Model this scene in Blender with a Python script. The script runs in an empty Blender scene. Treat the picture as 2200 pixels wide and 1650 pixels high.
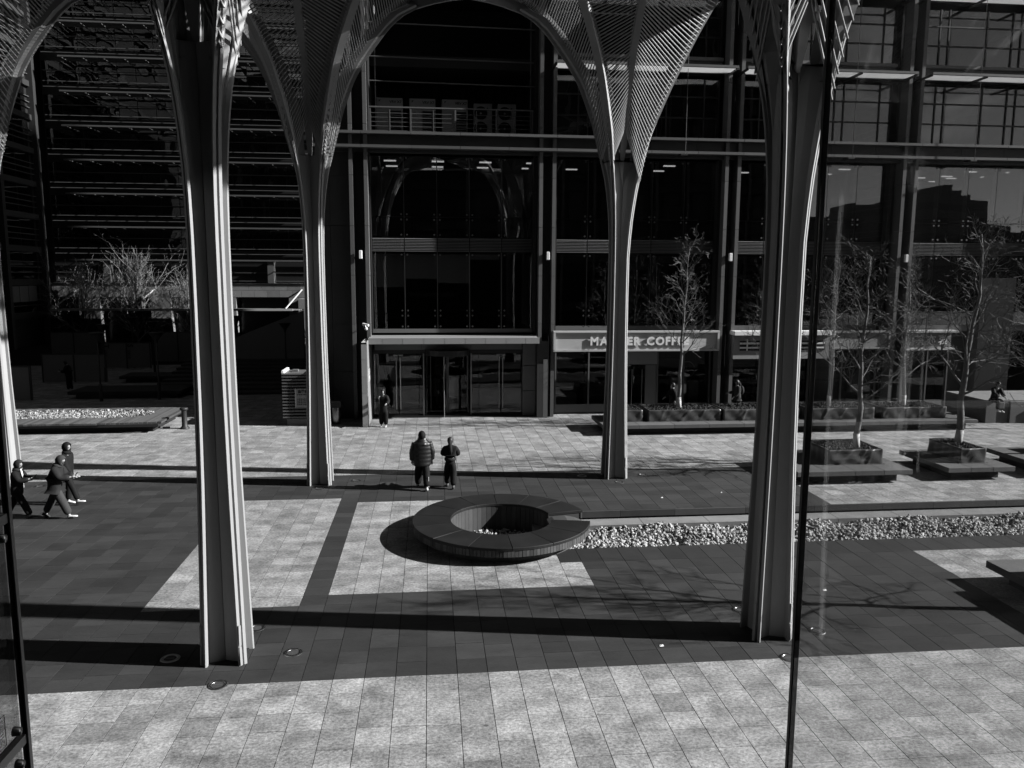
import bpy, bmesh, math, random
from mathutils import Vector, Matrix, Quaternion
R = math.radians
random.seed(7)
S = bpy.context.scene
COL = S.collection

# ------------------------------------------------------------------ camera, sky, sun, exposure
cam_data = bpy.data.cameras.new('camera')
cam = bpy.data.objects.new('camera', cam_data); COL.objects.link(cam)
_p, _y, _r = 0.136464, 0.104543, 0.0044666
fw = Vector((math.sin(_y)*math.cos(_p), math.cos(_y)*math.cos(_p), -math.sin(_p)))
rt = Vector((math.cos(_y), -math.sin(_y), 0)); up = rt.cross(fw)
r2 = rt*math.cos(_r) + up*math.sin(_r); u2 = -rt*math.sin(_r) + up*math.cos(_r)
CAMH = 6.6
M3 = Matrix((r2, u2, -fw)).transposed().to_4x4()
cam.matrix_world = Matrix.Translation((0, 0, CAMH)) @ M3
cam_data.sensor_width = 36.0
cam_data.lens = 36.0*1691.2/2200.0
cam_data.clip_start = 0.05; cam_data.clip_end = 1200
S.camera = cam
SUN_EL, SUN_X, SUN_Y = R(28.0), 0.9866, -0.163
w = bpy.data.worlds.new('World'); S.world = w; w.use_nodes = True
nt = w.node_tree; nt.nodes.clear()
sky = nt.nodes.new('ShaderNodeTexSky'); sky.sky_type = 'NISHITA'; sky.sun_disc = False
sky.sun_elevation = SUN_EL; sky.sun_rotation = math.atan2(SUN_X, SUN_Y)
sky.air_density = 1.0; sky.dust_density = 0.6; sky.ozone_density = 1.0
bw = nt.nodes.new('ShaderNodeSeparateColor')   # monochrome as through a red filter
bg = nt.nodes.new('ShaderNodeBackground'); bg.inputs[1].default_value = 0.05
out = nt.nodes.new('ShaderNodeOutputWorld')
# thin wisps of cloud all over the sky
tc = nt.nodes.new('ShaderNodeTexCoord'); mp = nt.nodes.new('ShaderNodeMapping'); mp.inputs['Scale'].default_value = (2.0, 2.0, 7.0)
cn = nt.nodes.new('ShaderNodeTexNoise'); cn.inputs['Scale'].default_value = 2.2; cn.inputs['Detail'].default_value = 7; cn.inputs['Distortion'].default_value = 0.8
cr = nt.nodes.new('ShaderNodeMapRange'); cr.inputs[1].default_value = 0.56; cr.inputs[2].default_value = 0.8; cr.inputs[3].default_value = 0.85; cr.inputs[4].default_value = 2.2
mu = nt.nodes.new('ShaderNodeMath'); mu.operation = 'MULTIPLY'
L = nt.links.new
L(tc.outputs['Generated'], mp.inputs[0]); L(mp.outputs[0], cn.inputs['Vector']); L(cn.outputs[0], cr.inputs[0])
L(sky.outputs[0], bw.inputs[0]); L(bw.outputs[0], mu.inputs[0]); L(cr.outputs[0], mu.inputs[1]); L(mu.outputs[0], bg.inputs[0]); L(bg.outputs[0], out.inputs[0])
sun_d = bpy.data.lights.new('sun', 'SUN'); sun_d.energy = 5.0; sun_d.angle = R(0.5); sun_d.color = (1, 1, 1)
sun = bpy.data.objects.new('sun', sun_d); COL.objects.link(sun)
sdir = Vector((SUN_X*math.cos(SUN_EL), SUN_Y*math.cos(SUN_EL), math.sin(SUN_EL)))
sun.rotation_euler = (-sdir).to_track_quat('-Z', 'Y').to_euler(); sun.location = (60, -10, 50)
vs = S.view_settings; vs.view_transform = 'Standard'; vs.look = 'None'; vs.gamma = 1.0; vs.use_curve_mapping = False; vs.exposure = 1.4
try:
    S.cycles.transparent_max_bounces = 24; S.cycles.max_bounces = 8; S.cycles.diffuse_bounces = 1; S.cycles.glossy_bounces = 4
    S.cycles.caustics_reflective = False; S.cycles.caustics_refractive = False
except Exception: pass

# ------------------------------------------------------------------ materials
def G3(v): return (v, v, v, 1)
MATS = {}
VS = 0.62                      # reflectances are set against the exposure above
def mat(name, v, rough=0.6, metal=0.0, amp=0.0, scale=4.0, stretch=(1,1,1), bump=0.0, bscale=None, detail=6, fine=0.0, fscale=40.0, rnd=0.0, spec=0.5, lo=None, hi=None, coords='Object', spots=0.0):
    v *= VS; spec *= 0.7; lo = lo*VS if lo is not None else None; hi = hi*VS if hi is not None else None
    m = bpy.data.materials.new(name); m.use_nodes = True; n = m.node_tree.nodes; l = m.node_tree.links.new
    b = n['Principled BSDF']; b.inputs['Roughness'].default_value = rough; b.inputs['Metallic'].default_value = metal
    b.inputs['Specular IOR Level'].default_value = spec
    if amp or fine or rnd or bump:
        t = n.new('ShaderNodeTexCoord'); g = n.new('ShaderNodeNewGeometry')
        mpn = n.new('ShaderNodeMapping'); mpn.inputs['Scale'].default_value = stretch
        l((g.outputs['Position'] if coords == 'World' else t.outputs['Object']), mpn.inputs[0])
        a = n.new('ShaderNodeTexNoise'); a.inputs['Scale'].default_value = scale; a.inputs['Detail'].default_value = detail; a.inputs['Roughness'].default_value = 0.62
        l(mpn.outputs[0], a.inputs['Vector'])
        def M(op, x, y):
            q = n.new('ShaderNodeMath'); q.operation = op
            for i, z in enumerate((x, y)):
                if isinstance(z, (int, float)): q.inputs[i].default_value = z
                else: l(z, q.inputs[i])
            return q.outputs[0]
        val = M('ADD', M('MULTIPLY', M('SUBTRACT', a.outputs[0], 0.5), 2*amp), 1.0)
        if fine:
            f = n.new('ShaderNodeTexNoise'); f.inputs['Scale'].default_value = fscale; f.inputs['Detail'].default_value = 5; f.inputs['Roughness'].default_value = 0.7
            l(mpn.outputs[0], f.inputs['Vector'])
            val = M('MULTIPLY', val, M('ADD', M('MULTIPLY', M('SUBTRACT', f.outputs[0], 0.5), 2*fine), 1.0))
        if rnd:
            oi = n.new('ShaderNodeObjectInfo')
            rr = M('FRACT', M('ADD', oi.outputs['Random'], g.outputs['Random Per Island']), 0)
            val = M('MULTIPLY', val, M('ADD', M('MULTIPLY', M('SUBTRACT', rr, 0.5), 2*rnd), 1.0))
        if spots:
            sp_ = n.new('ShaderNodeTexNoise'); sp_.inputs['Scale'].default_value = 1.3; sp_.inputs['Detail'].default_value = 8; sp_.inputs['Roughness'].default_value = 0.7
            l(mpn.outputs[0], sp_.inputs['Vector'])
            mr = n.new('ShaderNodeMapRange'); mr.inputs[1].default_value = 0.53; mr.inputs[2].default_value = 0.66; mr.inputs[3].default_value = 1.0; mr.inputs[4].default_value = 1.0-spots
            l(sp_.outputs[0], mr.inputs[0]); val = M('MULTIPLY', val, mr.outputs[0])
            vo = n.new('ShaderNodeTexVoronoi'); vo.inputs['Scale'].default_value = 1.1; l(mpn.outputs[0], vo.inputs['Vector'])
            v2 = n.new('ShaderNodeMapRange'); v2.inputs[1].default_value = 0.03; v2.inputs[2].default_value = 0.05; v2.inputs[3].default_value = 0.45; v2.inputs[4].default_value = 1.0
            l(vo.outputs['Distance'], v2.inputs[0]); val = M('MULTIPLY', val, v2.outputs[0])
        val = M('MINIMUM', M('MAXIMUM', M('MULTIPLY', val, v), lo if lo is not None else v*0.25), hi if hi is not None else 0.9)
        cmb = n.new('ShaderNodeCombineColor')
        for i in range(3): l(val, cmb.inputs[i])
        l(cmb.outputs[0], b.inputs['Base Color'])
        if bump:
            bn = n.new('ShaderNodeTexNoise'); bn.inputs['Scale'].default_value = bscale or scale*3; bn.inputs['Detail'].default_value = 4
            l(mpn.outputs[0], bn.inputs['Vector'])
            bb = n.new('ShaderNodeBump'); bb.inputs['Strength'].default_value = bump; bb.inputs['Distance'].default_value = 0.02
            l(bn.outputs[0], bb.inputs['Height']); l(bb.outputs[0], b.inputs['Normal'])
    else:
        b.inputs['Base Color'].default_value = G3(v)
    MATS[name] = m
    return m

def glass_mat(name, tint=0.6, wave=0.0, dust=0.0, ior=1.5, wscale=0.6):
    m = bpy.data.materials.new(name); m.use_nodes = True; n = m.node_tree.nodes; l = m.node_tree.links.new
    n.clear(); o = n.new('ShaderNodeOutputMaterial')
    tr = n.new('ShaderNodeBsdfTransparent'); tr.inputs[0].default_value = G3(tint)
    gl = n.new('ShaderNodeBsdfGlossy'); gl.inputs['Roughness'].default_value = 0.0; gl.inputs[0].default_value = G3(1.0)
    fr = n.new('ShaderNodeFresnel'); gb = n.new('ShaderNodeNewGeometry'); io = n.new('ShaderNodeMapRange'); io.inputs[3].default_value = ior; io.inputs[4].default_value = 1.0/ior
    l(gb.outputs['Backfacing'], io.inputs[0]); l(io.outputs[0], fr.inputs[0])
    mx = n.new('ShaderNodeMixShader'); l(fr.outputs[0], mx.inputs[0]); l(tr.outputs[0], mx.inputs[1]); l(gl.outputs[0], mx.inputs[2])
    if wave:
        t = n.new('ShaderNodeNewGeometry'); a = n.new('ShaderNodeTexNoise'); a.inputs['Scale'].default_value = wscale; a.inputs['Detail'].default_value = 0
        oi = n.new('ShaderNodeObjectInfo'); ad = n.new('ShaderNodeVectorMath'); ad.operation = 'ADD'
        cx = n.new('ShaderNodeCombineXYZ'); mm = n.new('ShaderNodeMath'); mm.operation = 'MULTIPLY'; mm.inputs[1].default_value = 50
        l(oi.outputs['Random'], mm.inputs[0]); l(mm.outputs[0], cx.inputs[0])
        l(t.outputs['Position'], ad.inputs[0]); l(cx.outputs[0], ad.inputs[1]); l(ad.outputs[0], a.inputs['Vector'])
        bb = n.new('ShaderNodeBump'); bb.inputs['Strength'].default_value = wave; bb.inputs['Distance'].default_value = 0.05
        l(a.outputs[0], bb.inputs['Height']); l(bb.outputs[0], gl.inputs['Normal'])
    last = mx
    if dust:
        t = n.new('ShaderNodeNewGeometry'); a = n.new('ShaderNodeTexNoise'); a.inputs['Scale'].default_value = 2.5; a.inputs['Detail'].default_value = 6
        mpn = n.new('ShaderNodeMapping'); mpn.inputs['Scale'].default_value = (2, 2, 0.5); l(t.outputs['Position'], mpn.inputs[0]); l(mpn.outputs[0], a.inputs['Vector'])
        mr = n.new('ShaderNodeMapRange'); mr.inputs[1].default_value = 0.35; mr.inputs[2].default_value = 0.75; mr.inputs[3].default_value = dust*0.5; mr.inputs[4].default_value = dust*1.8
        l(a.outputs[0], mr.inputs[0])
        df = n.new('ShaderNodeBsdfTranslucent'); df.inputs[0].default_value = G3(0.8)
        d2 = n.new('ShaderNodeBsdfDiffuse'); d2.inputs[0].default_value = G3(0.8)
        m3 = n.new('ShaderNodeMixShader'); m3.inputs[0].default_value = 0.5; l(df.outputs[0], m3.inputs[1]); l(d2.outputs[0], m3.inputs[2])
        m2 = n.new('ShaderNodeMixShader'); l(mr.outputs[0], m2.inputs[0]); l(mx.outputs[0], m2.inputs[1]); l(m3.outputs[0], m2.inputs[2]); last = m2
    l(last.outputs[0], o.inputs[0]); MATS[name] = m
    return m

def emit_mat(name, s):
    m = bpy.data.materials.new(name); m.use_nodes = True; n = m.node_tree.nodes
    b = n['Principled BSDF']; b.inputs['Base Color'].default_value = G3(0.8); b.inputs['Emission Color'].default_value = G3(1); b.inputs['Emission Strength'].default_value = s
    return m

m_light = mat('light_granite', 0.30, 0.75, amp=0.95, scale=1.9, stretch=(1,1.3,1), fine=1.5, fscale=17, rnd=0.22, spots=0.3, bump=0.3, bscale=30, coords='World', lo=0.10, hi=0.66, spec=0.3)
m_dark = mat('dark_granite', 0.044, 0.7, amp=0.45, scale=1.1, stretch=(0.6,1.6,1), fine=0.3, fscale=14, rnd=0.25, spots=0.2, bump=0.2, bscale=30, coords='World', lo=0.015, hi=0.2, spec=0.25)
m_bed = mat('joint_bed', 0.012, 0.95, spec=0.1)
m_white = mat('column_paint', 0.36, 0.5, amp=0.14, scale=2.5, stretch=(1,1,0.25), fine=0.05, fscale=20, spec=0.35)
m_rod = mat('rod_paint', 0.42, 0.45, spec=0.4)
m_ring = mat('ring_stone', 0.018, 0.55, amp=0.7, scale=1.6, fine=0.2, rnd=0.15, coords='World', lo=0.006, spec=0.25)
m_ringf = mat('ring_brick', 0.075, 0.7, amp=0.4, scale=5, fine=0.3, rnd=0.4, spec=0.3)
m_kerb = mat('kerb_stone', 0.034, 0.7, amp=0.4, scale=2, rnd=0.3, spec=0.25)
m_kface = mat('kerb_face', 0.07, 0.7, amp=0.4, scale=2, rnd=0.3, spec=0.25)
m_conc = mat('concrete', 0.24, 0.85, amp=0.4, scale=2.2, fine=0.2, spec=0.2)
m_grav = mat('gravel_stone', 0.38, 0.8, rnd=0.6, spec=0.2)
m_gran = mat('bench_granite', 0.13, 0.75, amp=0.25, scale=3, fine=0.55, fscale=60, rnd=0.1, spec=0.25)
m_wrap = mat('plastic_wrap', 0.06, 0.35, amp=0.3, scale=3, spec=0.5)
m_soil = mat('soil_chips', 0.07, 0.9, rnd=0.6, spec=0.1)
m_bark = mat('bark', 0.17, 0.75, amp=0.3, scale=6, spec=0.2)
m_mull2 = mat('pale_bark', 0.4, 0.8, spec=0.2)
m_limew = mat('whitewash', 0.62, 0.8, amp=0.15, scale=8, spec=0.2)
m_flange = mat('facade_metal', 0.13, 0.45, amp=0.12, scale=1.5, rnd=0.12, spec=0.5)
m_panel = mat('dark_panel', 0.045, 0.5, amp=0.1, scale=1, rnd=0.12, spec=0.4)
m_frame = mat('dark_frame', 0.02, 0.5, spec=0.4)
m_mull = mat('steel_mullion', 0.3, 0.35, 0.5)
m_steel = mat('stainless', 0.5, 0.3, 1.0)
m_louv = mat('louvre_blade', 0.22, 0.5, spec=0.4)
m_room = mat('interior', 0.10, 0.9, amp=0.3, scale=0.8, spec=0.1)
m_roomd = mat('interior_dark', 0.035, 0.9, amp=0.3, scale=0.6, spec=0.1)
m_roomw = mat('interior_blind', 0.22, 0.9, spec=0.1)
m_canopy = mat('canopy_panel', 0.3, 0.5, rnd=0.08, spec=0.4)
m_portal = mat('portal_panel', 0.17, 0.5, rnd=0.08, spec=0.4)
m_sign = mat('sign_board', 0.56, 0.6, spec=0.3)
m_signg = mat('sign_grey', 0.3, 0.6, spec=0.3)
m_letter = mat('letter_white', 0.95, 0.5, spec=0.3)
m_black = mat('black_print', 0.02, 0.6, spec=0.2)
m_ac = mat('ac_casing', 0.42, 0.5, spec=0.3)
m_stoneb = mat('stone_block', 0.26, 0.8, amp=0.25, scale=1.5, rnd=0.18, spec=0.2)
m_pillar = mat('stone_pillar', 0.22, 0.7, amp=0.08, scale=1, spec=0.3)
m_wood = mat('deck_wood', 0.11, 0.7, amp=0.5, scale=2, stretch=(1,6,1), rnd=0.35, spec=0.25)
m_board = mat('hoarding', 0.2, 0.7, amp=0.1, scale=1, spec=0.2)
m_iron = mat('dark_iron', 0.03, 0.5, spec=0.4)
m_shrubbed = mat('dry_plants', 0.34, 0.9, rnd=0.6, spec=0.1)
m_rubble = mat('rubble_stone', 0.14, 0.9, amp=0.4, scale=3, rnd=0.5, spec=0.1)
m_far = mat('far_building', 0.14, 0.8, amp=0.1, scale=0.2, spec=0.2)
m_farg = mat('far_window', 0.03, 0.2, spec=0.5)
m_skin = mat('skin', 0.38, 0.55, spec=0.3)
m_hair = mat('hair', 0.02, 0.5, spec=0.4)
m_cl1 = mat('black_cloth', 0.010, 0.8, amp=0.3, scale=8, bump=0.3, bscale=14, spec=0.2)
m_cl2 = mat('grey_cloth', 0.05, 0.85, amp=0.3, scale=6, bump=0.4, bscale=12, spec=0.2)
m_cl3 = mat('dark_grey_cloth', 0.022, 0.8, amp=0.3, scale=6, bump=0.3, bscale=12, spec=0.2)
m_puff = mat('puffer_nylon', 0.011, 0.45, amp=0.2, scale=6, bump=0.3, bscale=10, spec=0.45)
m_shoe = mat('white_shoe', 0.75, 0.5, spec=0.3)
m_shoed = mat('dark_shoe', 0.06, 0.5, spec=0.3)
m_bag = mat('canvas_bag', 0.16, 0.8, spec=0.2)
m_gl = glass_mat('facade_glass', 0.5, wave=0.10, wscale=0.55, ior=2.0)
m_gl2 = glass_mat('shop_glass', 0.75, wave=0.03, wscale=0.6)
m_glw = glass_mat('wavy_glass', 0.5, wave=0.4, wscale=0.9, ior=2.0)
m_pane = glass_mat('near_pane', 0.9, dust=0.012, ior=1.22)
m_panel_l = glass_mat('near_pane_left', 0.62, dust=0.003, ior=1.25)
m_lamp = emit_mat('ceiling_lamp', 0.6)
def translucent(name):
    m = bpy.data.materials.new(name); m.use_nodes = True; n = m.node_tree.nodes; l = m.node_tree.links.new; n.clear()
    o = n.new('ShaderNodeOutputMaterial'); a = n.new('ShaderNodeBsdfTranslucent'); a.inputs[0].default_value = G3(0.75)
    d = n.new('ShaderNodeBsdfDiffuse'); d.inputs[0].default_value = G3(0.5); x = n.new('ShaderNodeMixShader'); x.inputs[0].default_value = 0.4
    l(a.outputs[0], x.inputs[1]); l(d.outputs[0], x.inputs[2]); l(x.outputs[0], o.inputs[0]); return m
m_frost = translucent('frosted_glass')

# ------------------------------------------------------------------ builders
WLOC = {}
class MB:
    def __init__(s): s.v = []; s.f = []
    def quad(s, a, b, c, d):
        i = len(s.v); s.v += [tuple(a), tuple(b), tuple(c), tuple(d)]; s.f.append((i, i+1, i+2, i+3)); return s
    def box(s, x0, x1, y0, y1, z0, z1):
        if x0 > x1: x0, x1 = x1, x0
        if y0 > y1: y0, y1 = y1, y0
        if z0 > z1: z0, z1 = z1, z0
        i = len(s.v)
        s.v += [(x0,y0,z0),(x1,y0,z0),(x1,y1,z0),(x0,y1,z0),(x0,y0,z1),(x1,y0,z1),(x1,y1,z1),(x0,y1,z1)]
        s.f += [tuple(i+k for k in q) for q in ((3,2,1,0),(4,5,6,7),(0,1,5,4),(1,2,6,5),(2,3,7,6),(3,0,4,7))]
        return s
    def bbox(s, x0, x1, y0, y1, z0, z1, b=0.01):
        """box with chamfered upright edges and top rim"""
        i = len(s.v)
        def ringp(q, z): return [(x0+q,y0,z),(x1-q,y0,z),(x1,y0+q,z),(x1,y1-q,z),(x1-q,y1,z),(x0+q,y1,z),(x0,y1-q,z),(x0,y0+q,z)]
        def ins(p, d):
            cx, cy = (x0+x1)/2, (y0+y1)/2
            return [(x + (d if x < cx else -d), y + (d if y < cy else -d), z+d) for x, y, z in p]
        r0 = ringp(b, z0); r1 = ringp(b, z1-b); r2_ = ins(r1, b)
        return s.loft([r0, r1, r2_])
    def loft(s, rings, cap0=True, cap1=True, closed=True):
        i = len(s.v); n = len(rings[0])
        for r in rings: s.v += [tuple(p) for p in r]
        for k in range(len(rings)-1):
            for j in range(n if closed else n-1):
                a = i+k*n+j; b = i+k*n+(j+1) % n
                s.f.append((a, b, b+n, a+n))
        if cap0: s.f.append(tuple(i+j for j in range(n-1, -1, -1)))
        if cap1: s.f.append(tuple(i+(len(rings)-1)*n+j for j in range(n)))
        return s
    def tube(s, pts, rad, n=8, cap=True):
        pts = [Vector(p) for p in pts]
        if not isinstance(rad, (list, tuple)): rad = [rad]*len(pts)
        rings = []; prev = None
        for k, p in enumerate(pts):
            t = (pts[min(k+1, len(pts)-1)] - pts[max(k-1, 0)]).normalized()
            if prev is None:
                a = t.orthogonal().normalized()
            else:
                a = (prev - t*prev.dot(t)); a = a.normalized() if a.length > 1e-6 else t.orthogonal().normalized()
            prev = a; b = t.cross(a)
            rings.append([p + (a*math.cos(2*math.pi*j/n) + b*math.sin(2*math.pi*j/n))*rad[k] for j in range(n)])
        return s.loft(rings, cap, cap)
    def lathe(s, prof, c=(0,0), n=24, a0=0, a1=2*math.pi, cap=False):
        full = abs(a1-a0-2*math.pi) < 1e-6
        m = n if full else n+1
        i = len(s.v)
        for r, z in prof:
            for j in range(m):
                a = a0+(a1-a0)*j/n; s.v.append((c[0]+r*math.cos(a), c[1]+r*math.sin(a), z))
        for k in range(len(prof)-1):
            for j in range(n):
                a = i+k*m+j; b = i+k*m+((j+1) % m if full else j+1)
                s.f.append((a, b, b+m, a+m))
        return s
    def ball(s, c, rx, ry, rz, n=12, m=8):
        i = len(s.v); c = Vector(c)
        for k in range(m+1):
            ph = math.pi*k/m
            for j in range(n):
                th = 2*math.pi*j/n; s.v.append((c.x+rx*math.sin(ph)*math.cos(th), c.y+ry*math.sin(ph)*math.sin(th), c.z-rz*math.cos(ph)))
        for k in range(m):
            for j in range(n):
                a = i+k*n+j; b = i+k*n+(j+1) % n; s.f.append((a, b, b+n, a+n))
        return s
    def mesh(s, name, mt, org=(0,0,0), smooth=False):
        me = bpy.data.meshes.new(name)
        me.from_pydata([(x-org[0], y-org[1], z-org[2]) for x, y, z in s.v], [], s.f); me.update()
        if mt: me.materials.append(mt)
        if smooth: me.polygons.foreach_set('use_smooth', [True]*len(me.polygons))
        return me
    def build(s, name, mt, parent=None, smooth=False, loc=None):
        org = WLOC.get(parent.name, (0,0,0)) if parent else (loc or (0,0,0))
        o = bpy.data.objects.new(name, s.mesh(name, mt, org, smooth)); COL.objects.link(o)
        if parent: o.parent = parent
        else: o.location = org
        WLOC[o.name] = org
        return o
def tag(o, label=None, cat=None, group=None, kind=None):
    if label: o['label'] = label
    if cat: o['category'] = cat
    if group: o['group'] = group
    if kind: o['kind'] = kind
    return o
def thing(name, loc, label, cat, group=None):
    o = bpy.data.objects.new(name, None); COL.objects.link(o); o.location = loc; o.empty_display_size = 0.2
    WLOC[o.name] = tuple(loc)
    return tag(o, label, cat, group)
def piece(name, me, parent, wloc, rot=None, scale=None):
    o = bpy.data.objects.new(name, me); COL.objects.link(o); o.parent = parent
    org = WLOC.get(parent.name, (0,0,0)); o.location = (wloc[0]-org[0], wloc[1]-org[1], wloc[2]-org[2])
    if rot is not None: o.rotation_mode = 'QUATERNION'; o.rotation_quaternion = rot
    if scale is not None: o.scale = scale
    WLOC[o.name] = tuple(wloc)
    return o
def text_mesh(body, size, depth=0.0, bold=0.0):
    cu = bpy.data.curves.new('txt', 'FONT'); cu.body = body; cu.size = size; cu.extrude = depth; cu.offset = bold; cu.resolution_u = 3
    o = bpy.data.objects.new('txt', cu); COL.objects.link(o)
    bpy.context.view_layer.update()
    dg = bpy.context.evaluated_depsgraph_get()
    me = bpy.data.meshes.new_from_object(o.evaluated_get(dg)); bpy.data.objects.remove(o); bpy.data.curves.remove(cu)
    return me
def mdims(me):
    xs = [v.co.x for v in me.vertices]; ys = [v.co.y for v in me.vertices]
    return (min(xs), max(xs), min(ys), max(ys)) if xs else (0, 0, 0, 0)
ROT_XZ = Quaternion((1,0,0), R(90))        # text facing -y
def flat_text(body, size, parent, wloc, mt, name='letter', depth=0.004, rot=ROT_XZ, bold=0.0, sx=1.0):
    me = text_mesh(body, size, depth, bold); me.materials.clear(); me.materials.append(mt)
    return piece(name, me, parent, wloc, rot, (sx, 1, 1))

# ------------------------------------------------------------------ ground
ground = MB().box(-400, 400, -300, 500, -1.5, -1.0).build('ground', m_conc); tag(ground, kind='structure')
CH_X0, CH_Y0, CH_Y1 = 3.0, 18.25, 21.33                 # sunken gravel channel
J0, JW = -2.665, 0.512
bed = MB()
_rx0, _rx1, _ry0, _ry1 = 1.78-1.33, 1.78+1.2, 19.45-1.33, 19.45+1.33      # pit inside the ring bench
bed.box(-60, 60, -20, _ry0, -0.4, -0.022); bed.box(-60, 60, CH_Y1, 90, -0.4, -0.022)
bed.box(-60, _rx0, _ry0, CH_Y1, -0.4, -0.022); bed.box(_rx0, CH_X0, _ry1, CH_Y1, -0.4, -0.022); bed.box(_rx1, CH_X0, _ry0, _ry1, -0.4, -0.022); bed.box(CH_X0, 60, _ry0, CH_Y0, -0.4, -0.022)
bed.box(_rx0-0.2, CH_X0-0.31, _ry0-0.2, _ry1+0.2, -0.6, -0.401)
pavement = bed.build('pavement', m_bed); tag(pavement, kind='structure')
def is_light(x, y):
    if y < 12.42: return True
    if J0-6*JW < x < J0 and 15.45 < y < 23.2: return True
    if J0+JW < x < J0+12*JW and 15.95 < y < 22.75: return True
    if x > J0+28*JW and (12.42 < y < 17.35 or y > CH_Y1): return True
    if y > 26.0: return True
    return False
BREAKS = [8.0, 12.42, 15.45, 15.95, 17.35, CH_Y0, CH_Y1, 22.75, 23.2, 26.0, 60.0]
tiles = []
def cam_px(x, y, z):
    v = Vector((x, y, z-CAMH)); d = v.dot(fw)
    if d < 0.5: return None
    return 1100+1691.2*v.dot(r2)/d, 825-1691.2*v.dot(u2)/d
rg = random.Random(3)
for k in range(-70, 75):
    x0 = J0+k*JW; x1 = x0+JW; xm = (x0+x1)/2
    off = rg.uniform(-0.05, 0.05)
    for b in range(len(BREAKS)-1):
        ya, yb = BREAKS[b], BREAKS[b+1]
        ch = (b == 5 and xm > CH_X0)            # the channel itself
        kerbzone = (b == 4 and xm > CH_X0)      # near border stones of the channel
        if ch: continue
        far = ya >= 26
        if far: n = 66
        else: n = max(1, round((yb-ya)/0.505))
        d = (yb-ya)/n
        ys = [ya+i*d + (rg.uniform(-0.09, 0.09) if not is_light(xm, ya+i*d) else rg.uniform(-0.035, 0.035)) if 0 < i < n else (ya if i == 0 else yb) for i in range(n+1)]
        if kerbzone: ys = [ya, yb]
        for i in range(n if not kerbzone else 1):
            ym = (ys[i]+ys[i+1])/2
            if ym > 62: continue
            # leave out what the picture cannot show
            p = cam_px(xm, ym, 0)
            if p is None or not (-160 < p[0] < 2360 and 560 < p[1] < 1800): continue
            if ym > 37.5 and xm > -5.5 and xm < 27: continue
            if kerbzone and (xm-1.78)**2 + (ym-19.45)**2 < 1.8**2: continue
            if (xm-1.78)**2 + (ym-19.45)**2 < 1.75**2: continue
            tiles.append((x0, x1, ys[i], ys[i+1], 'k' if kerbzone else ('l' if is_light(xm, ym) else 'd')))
def area_px(t):
    a = cam_px(t[0], t[2], 0); b = cam_px(t[1], t[3], 0)
    vis = 1 if (0 < a[0] < 2200 and a[1] < 1650) else 0.01
    return vis*abs((b[0]-a[0])*(b[1]-a[1])) if b else 0
tiles.sort(key=area_px, reverse=True)
TM = {}
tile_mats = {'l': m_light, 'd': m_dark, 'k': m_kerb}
rest = {'l': MB(), 'd': MB(), 'k': MB()}
for i, t in enumerate(tiles):
    x0, x1, y0, y1, kd = t; g = 0.0055; gy = 0.0022; h = rg.uniform(-0.0015, 0.0015)
    if i < 300:
        key = (kd, round(y1-y0, 2))
        if key not in TM:
            ly = key[1]
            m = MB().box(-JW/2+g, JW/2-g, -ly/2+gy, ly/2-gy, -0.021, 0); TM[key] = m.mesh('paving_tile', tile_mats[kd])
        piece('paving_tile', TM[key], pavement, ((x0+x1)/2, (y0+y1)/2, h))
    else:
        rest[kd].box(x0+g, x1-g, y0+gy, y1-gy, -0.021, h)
for kd, nm in (('l', 'light_paving_tiles'), ('d', 'dark_paving_tiles'), ('k', 'border_stones')):
    if rest[kd].f: tag(rest[kd].build(nm, tile_mats[kd], pavement), kind='stuff')

# scuffs, flecks of litter on the paving
for i, (x, y) in enumerate([(4.1, 13.05), (6.9, 22.4), (8.9, 22.8), (8.3, 15.2)]):
    s_ = rg.uniform(0.02, 0.04)
    c = MB().quad((x-s_, y-s_*0.5, 0.006), (x+s_, y-s_*0.3, 0.007), (x+s_*0.8, y+s_*0.6, 0.03), (x-s_*0.9, y+s_*0.5, 0.006))
    c.quad((x-s_*0.9, y+s_*0.5, 0.006), (x+s_*0.8, y+s_*0.6, 0.03), (x+s_*0.7, y+s_*0.9, 0.012), (x-s_*0.5, y+s_*1.0, 0.02))
    tag(c.build('paper_scrap', m_letter), 'small crumpled white paper scrap lying on the dark paving', 'litter', 'paper scraps scattered on the dark paving')

# ------------------------------------------------------------------ sunken channel with gravel
chan = MB()
chan.box(CH_X0-0.3, 60, CH_Y0-0.05, 22.0, -0.9, -0.62)                   # floor
chan.box(CH_X0-0.3, 60, CH_Y1+0.22, CH_Y1+0.5, -0.62, -0.19)             # recessed wall under the kerb
chan.box(CH_X0, 60, CH_Y0-0.2, CH_Y0-0.02, -0.62, -0.024)                # near wall
chan.box(CH_X0-0.3, CH_X0, CH_Y0, CH_Y1+0.3, -0.62, -0.026)
channel = chan.build('gravel_channel', m_conc); tag(channel, kind='structure')
for k in range(0, 15):
    x = 4.0+k*1.9
    MB().box(x, x+1.885, 20.72, CH_Y1+0.22, -0.64, -0.24).build('channel_step', m_conc, channel)
x = 3.75
while x < 32:
    l_ = rg.choice((0.9, 1.1, 1.6, 2.1)); z0 = -0.19+rg.uniform(0, 0.012)
    MB().box(x+0.004, x+l_-0.004, CH_Y1-0.06, CH_Y1+0.30, z0, -0.006).build('kerb_stone', m_kface, channel); x += l_
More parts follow.
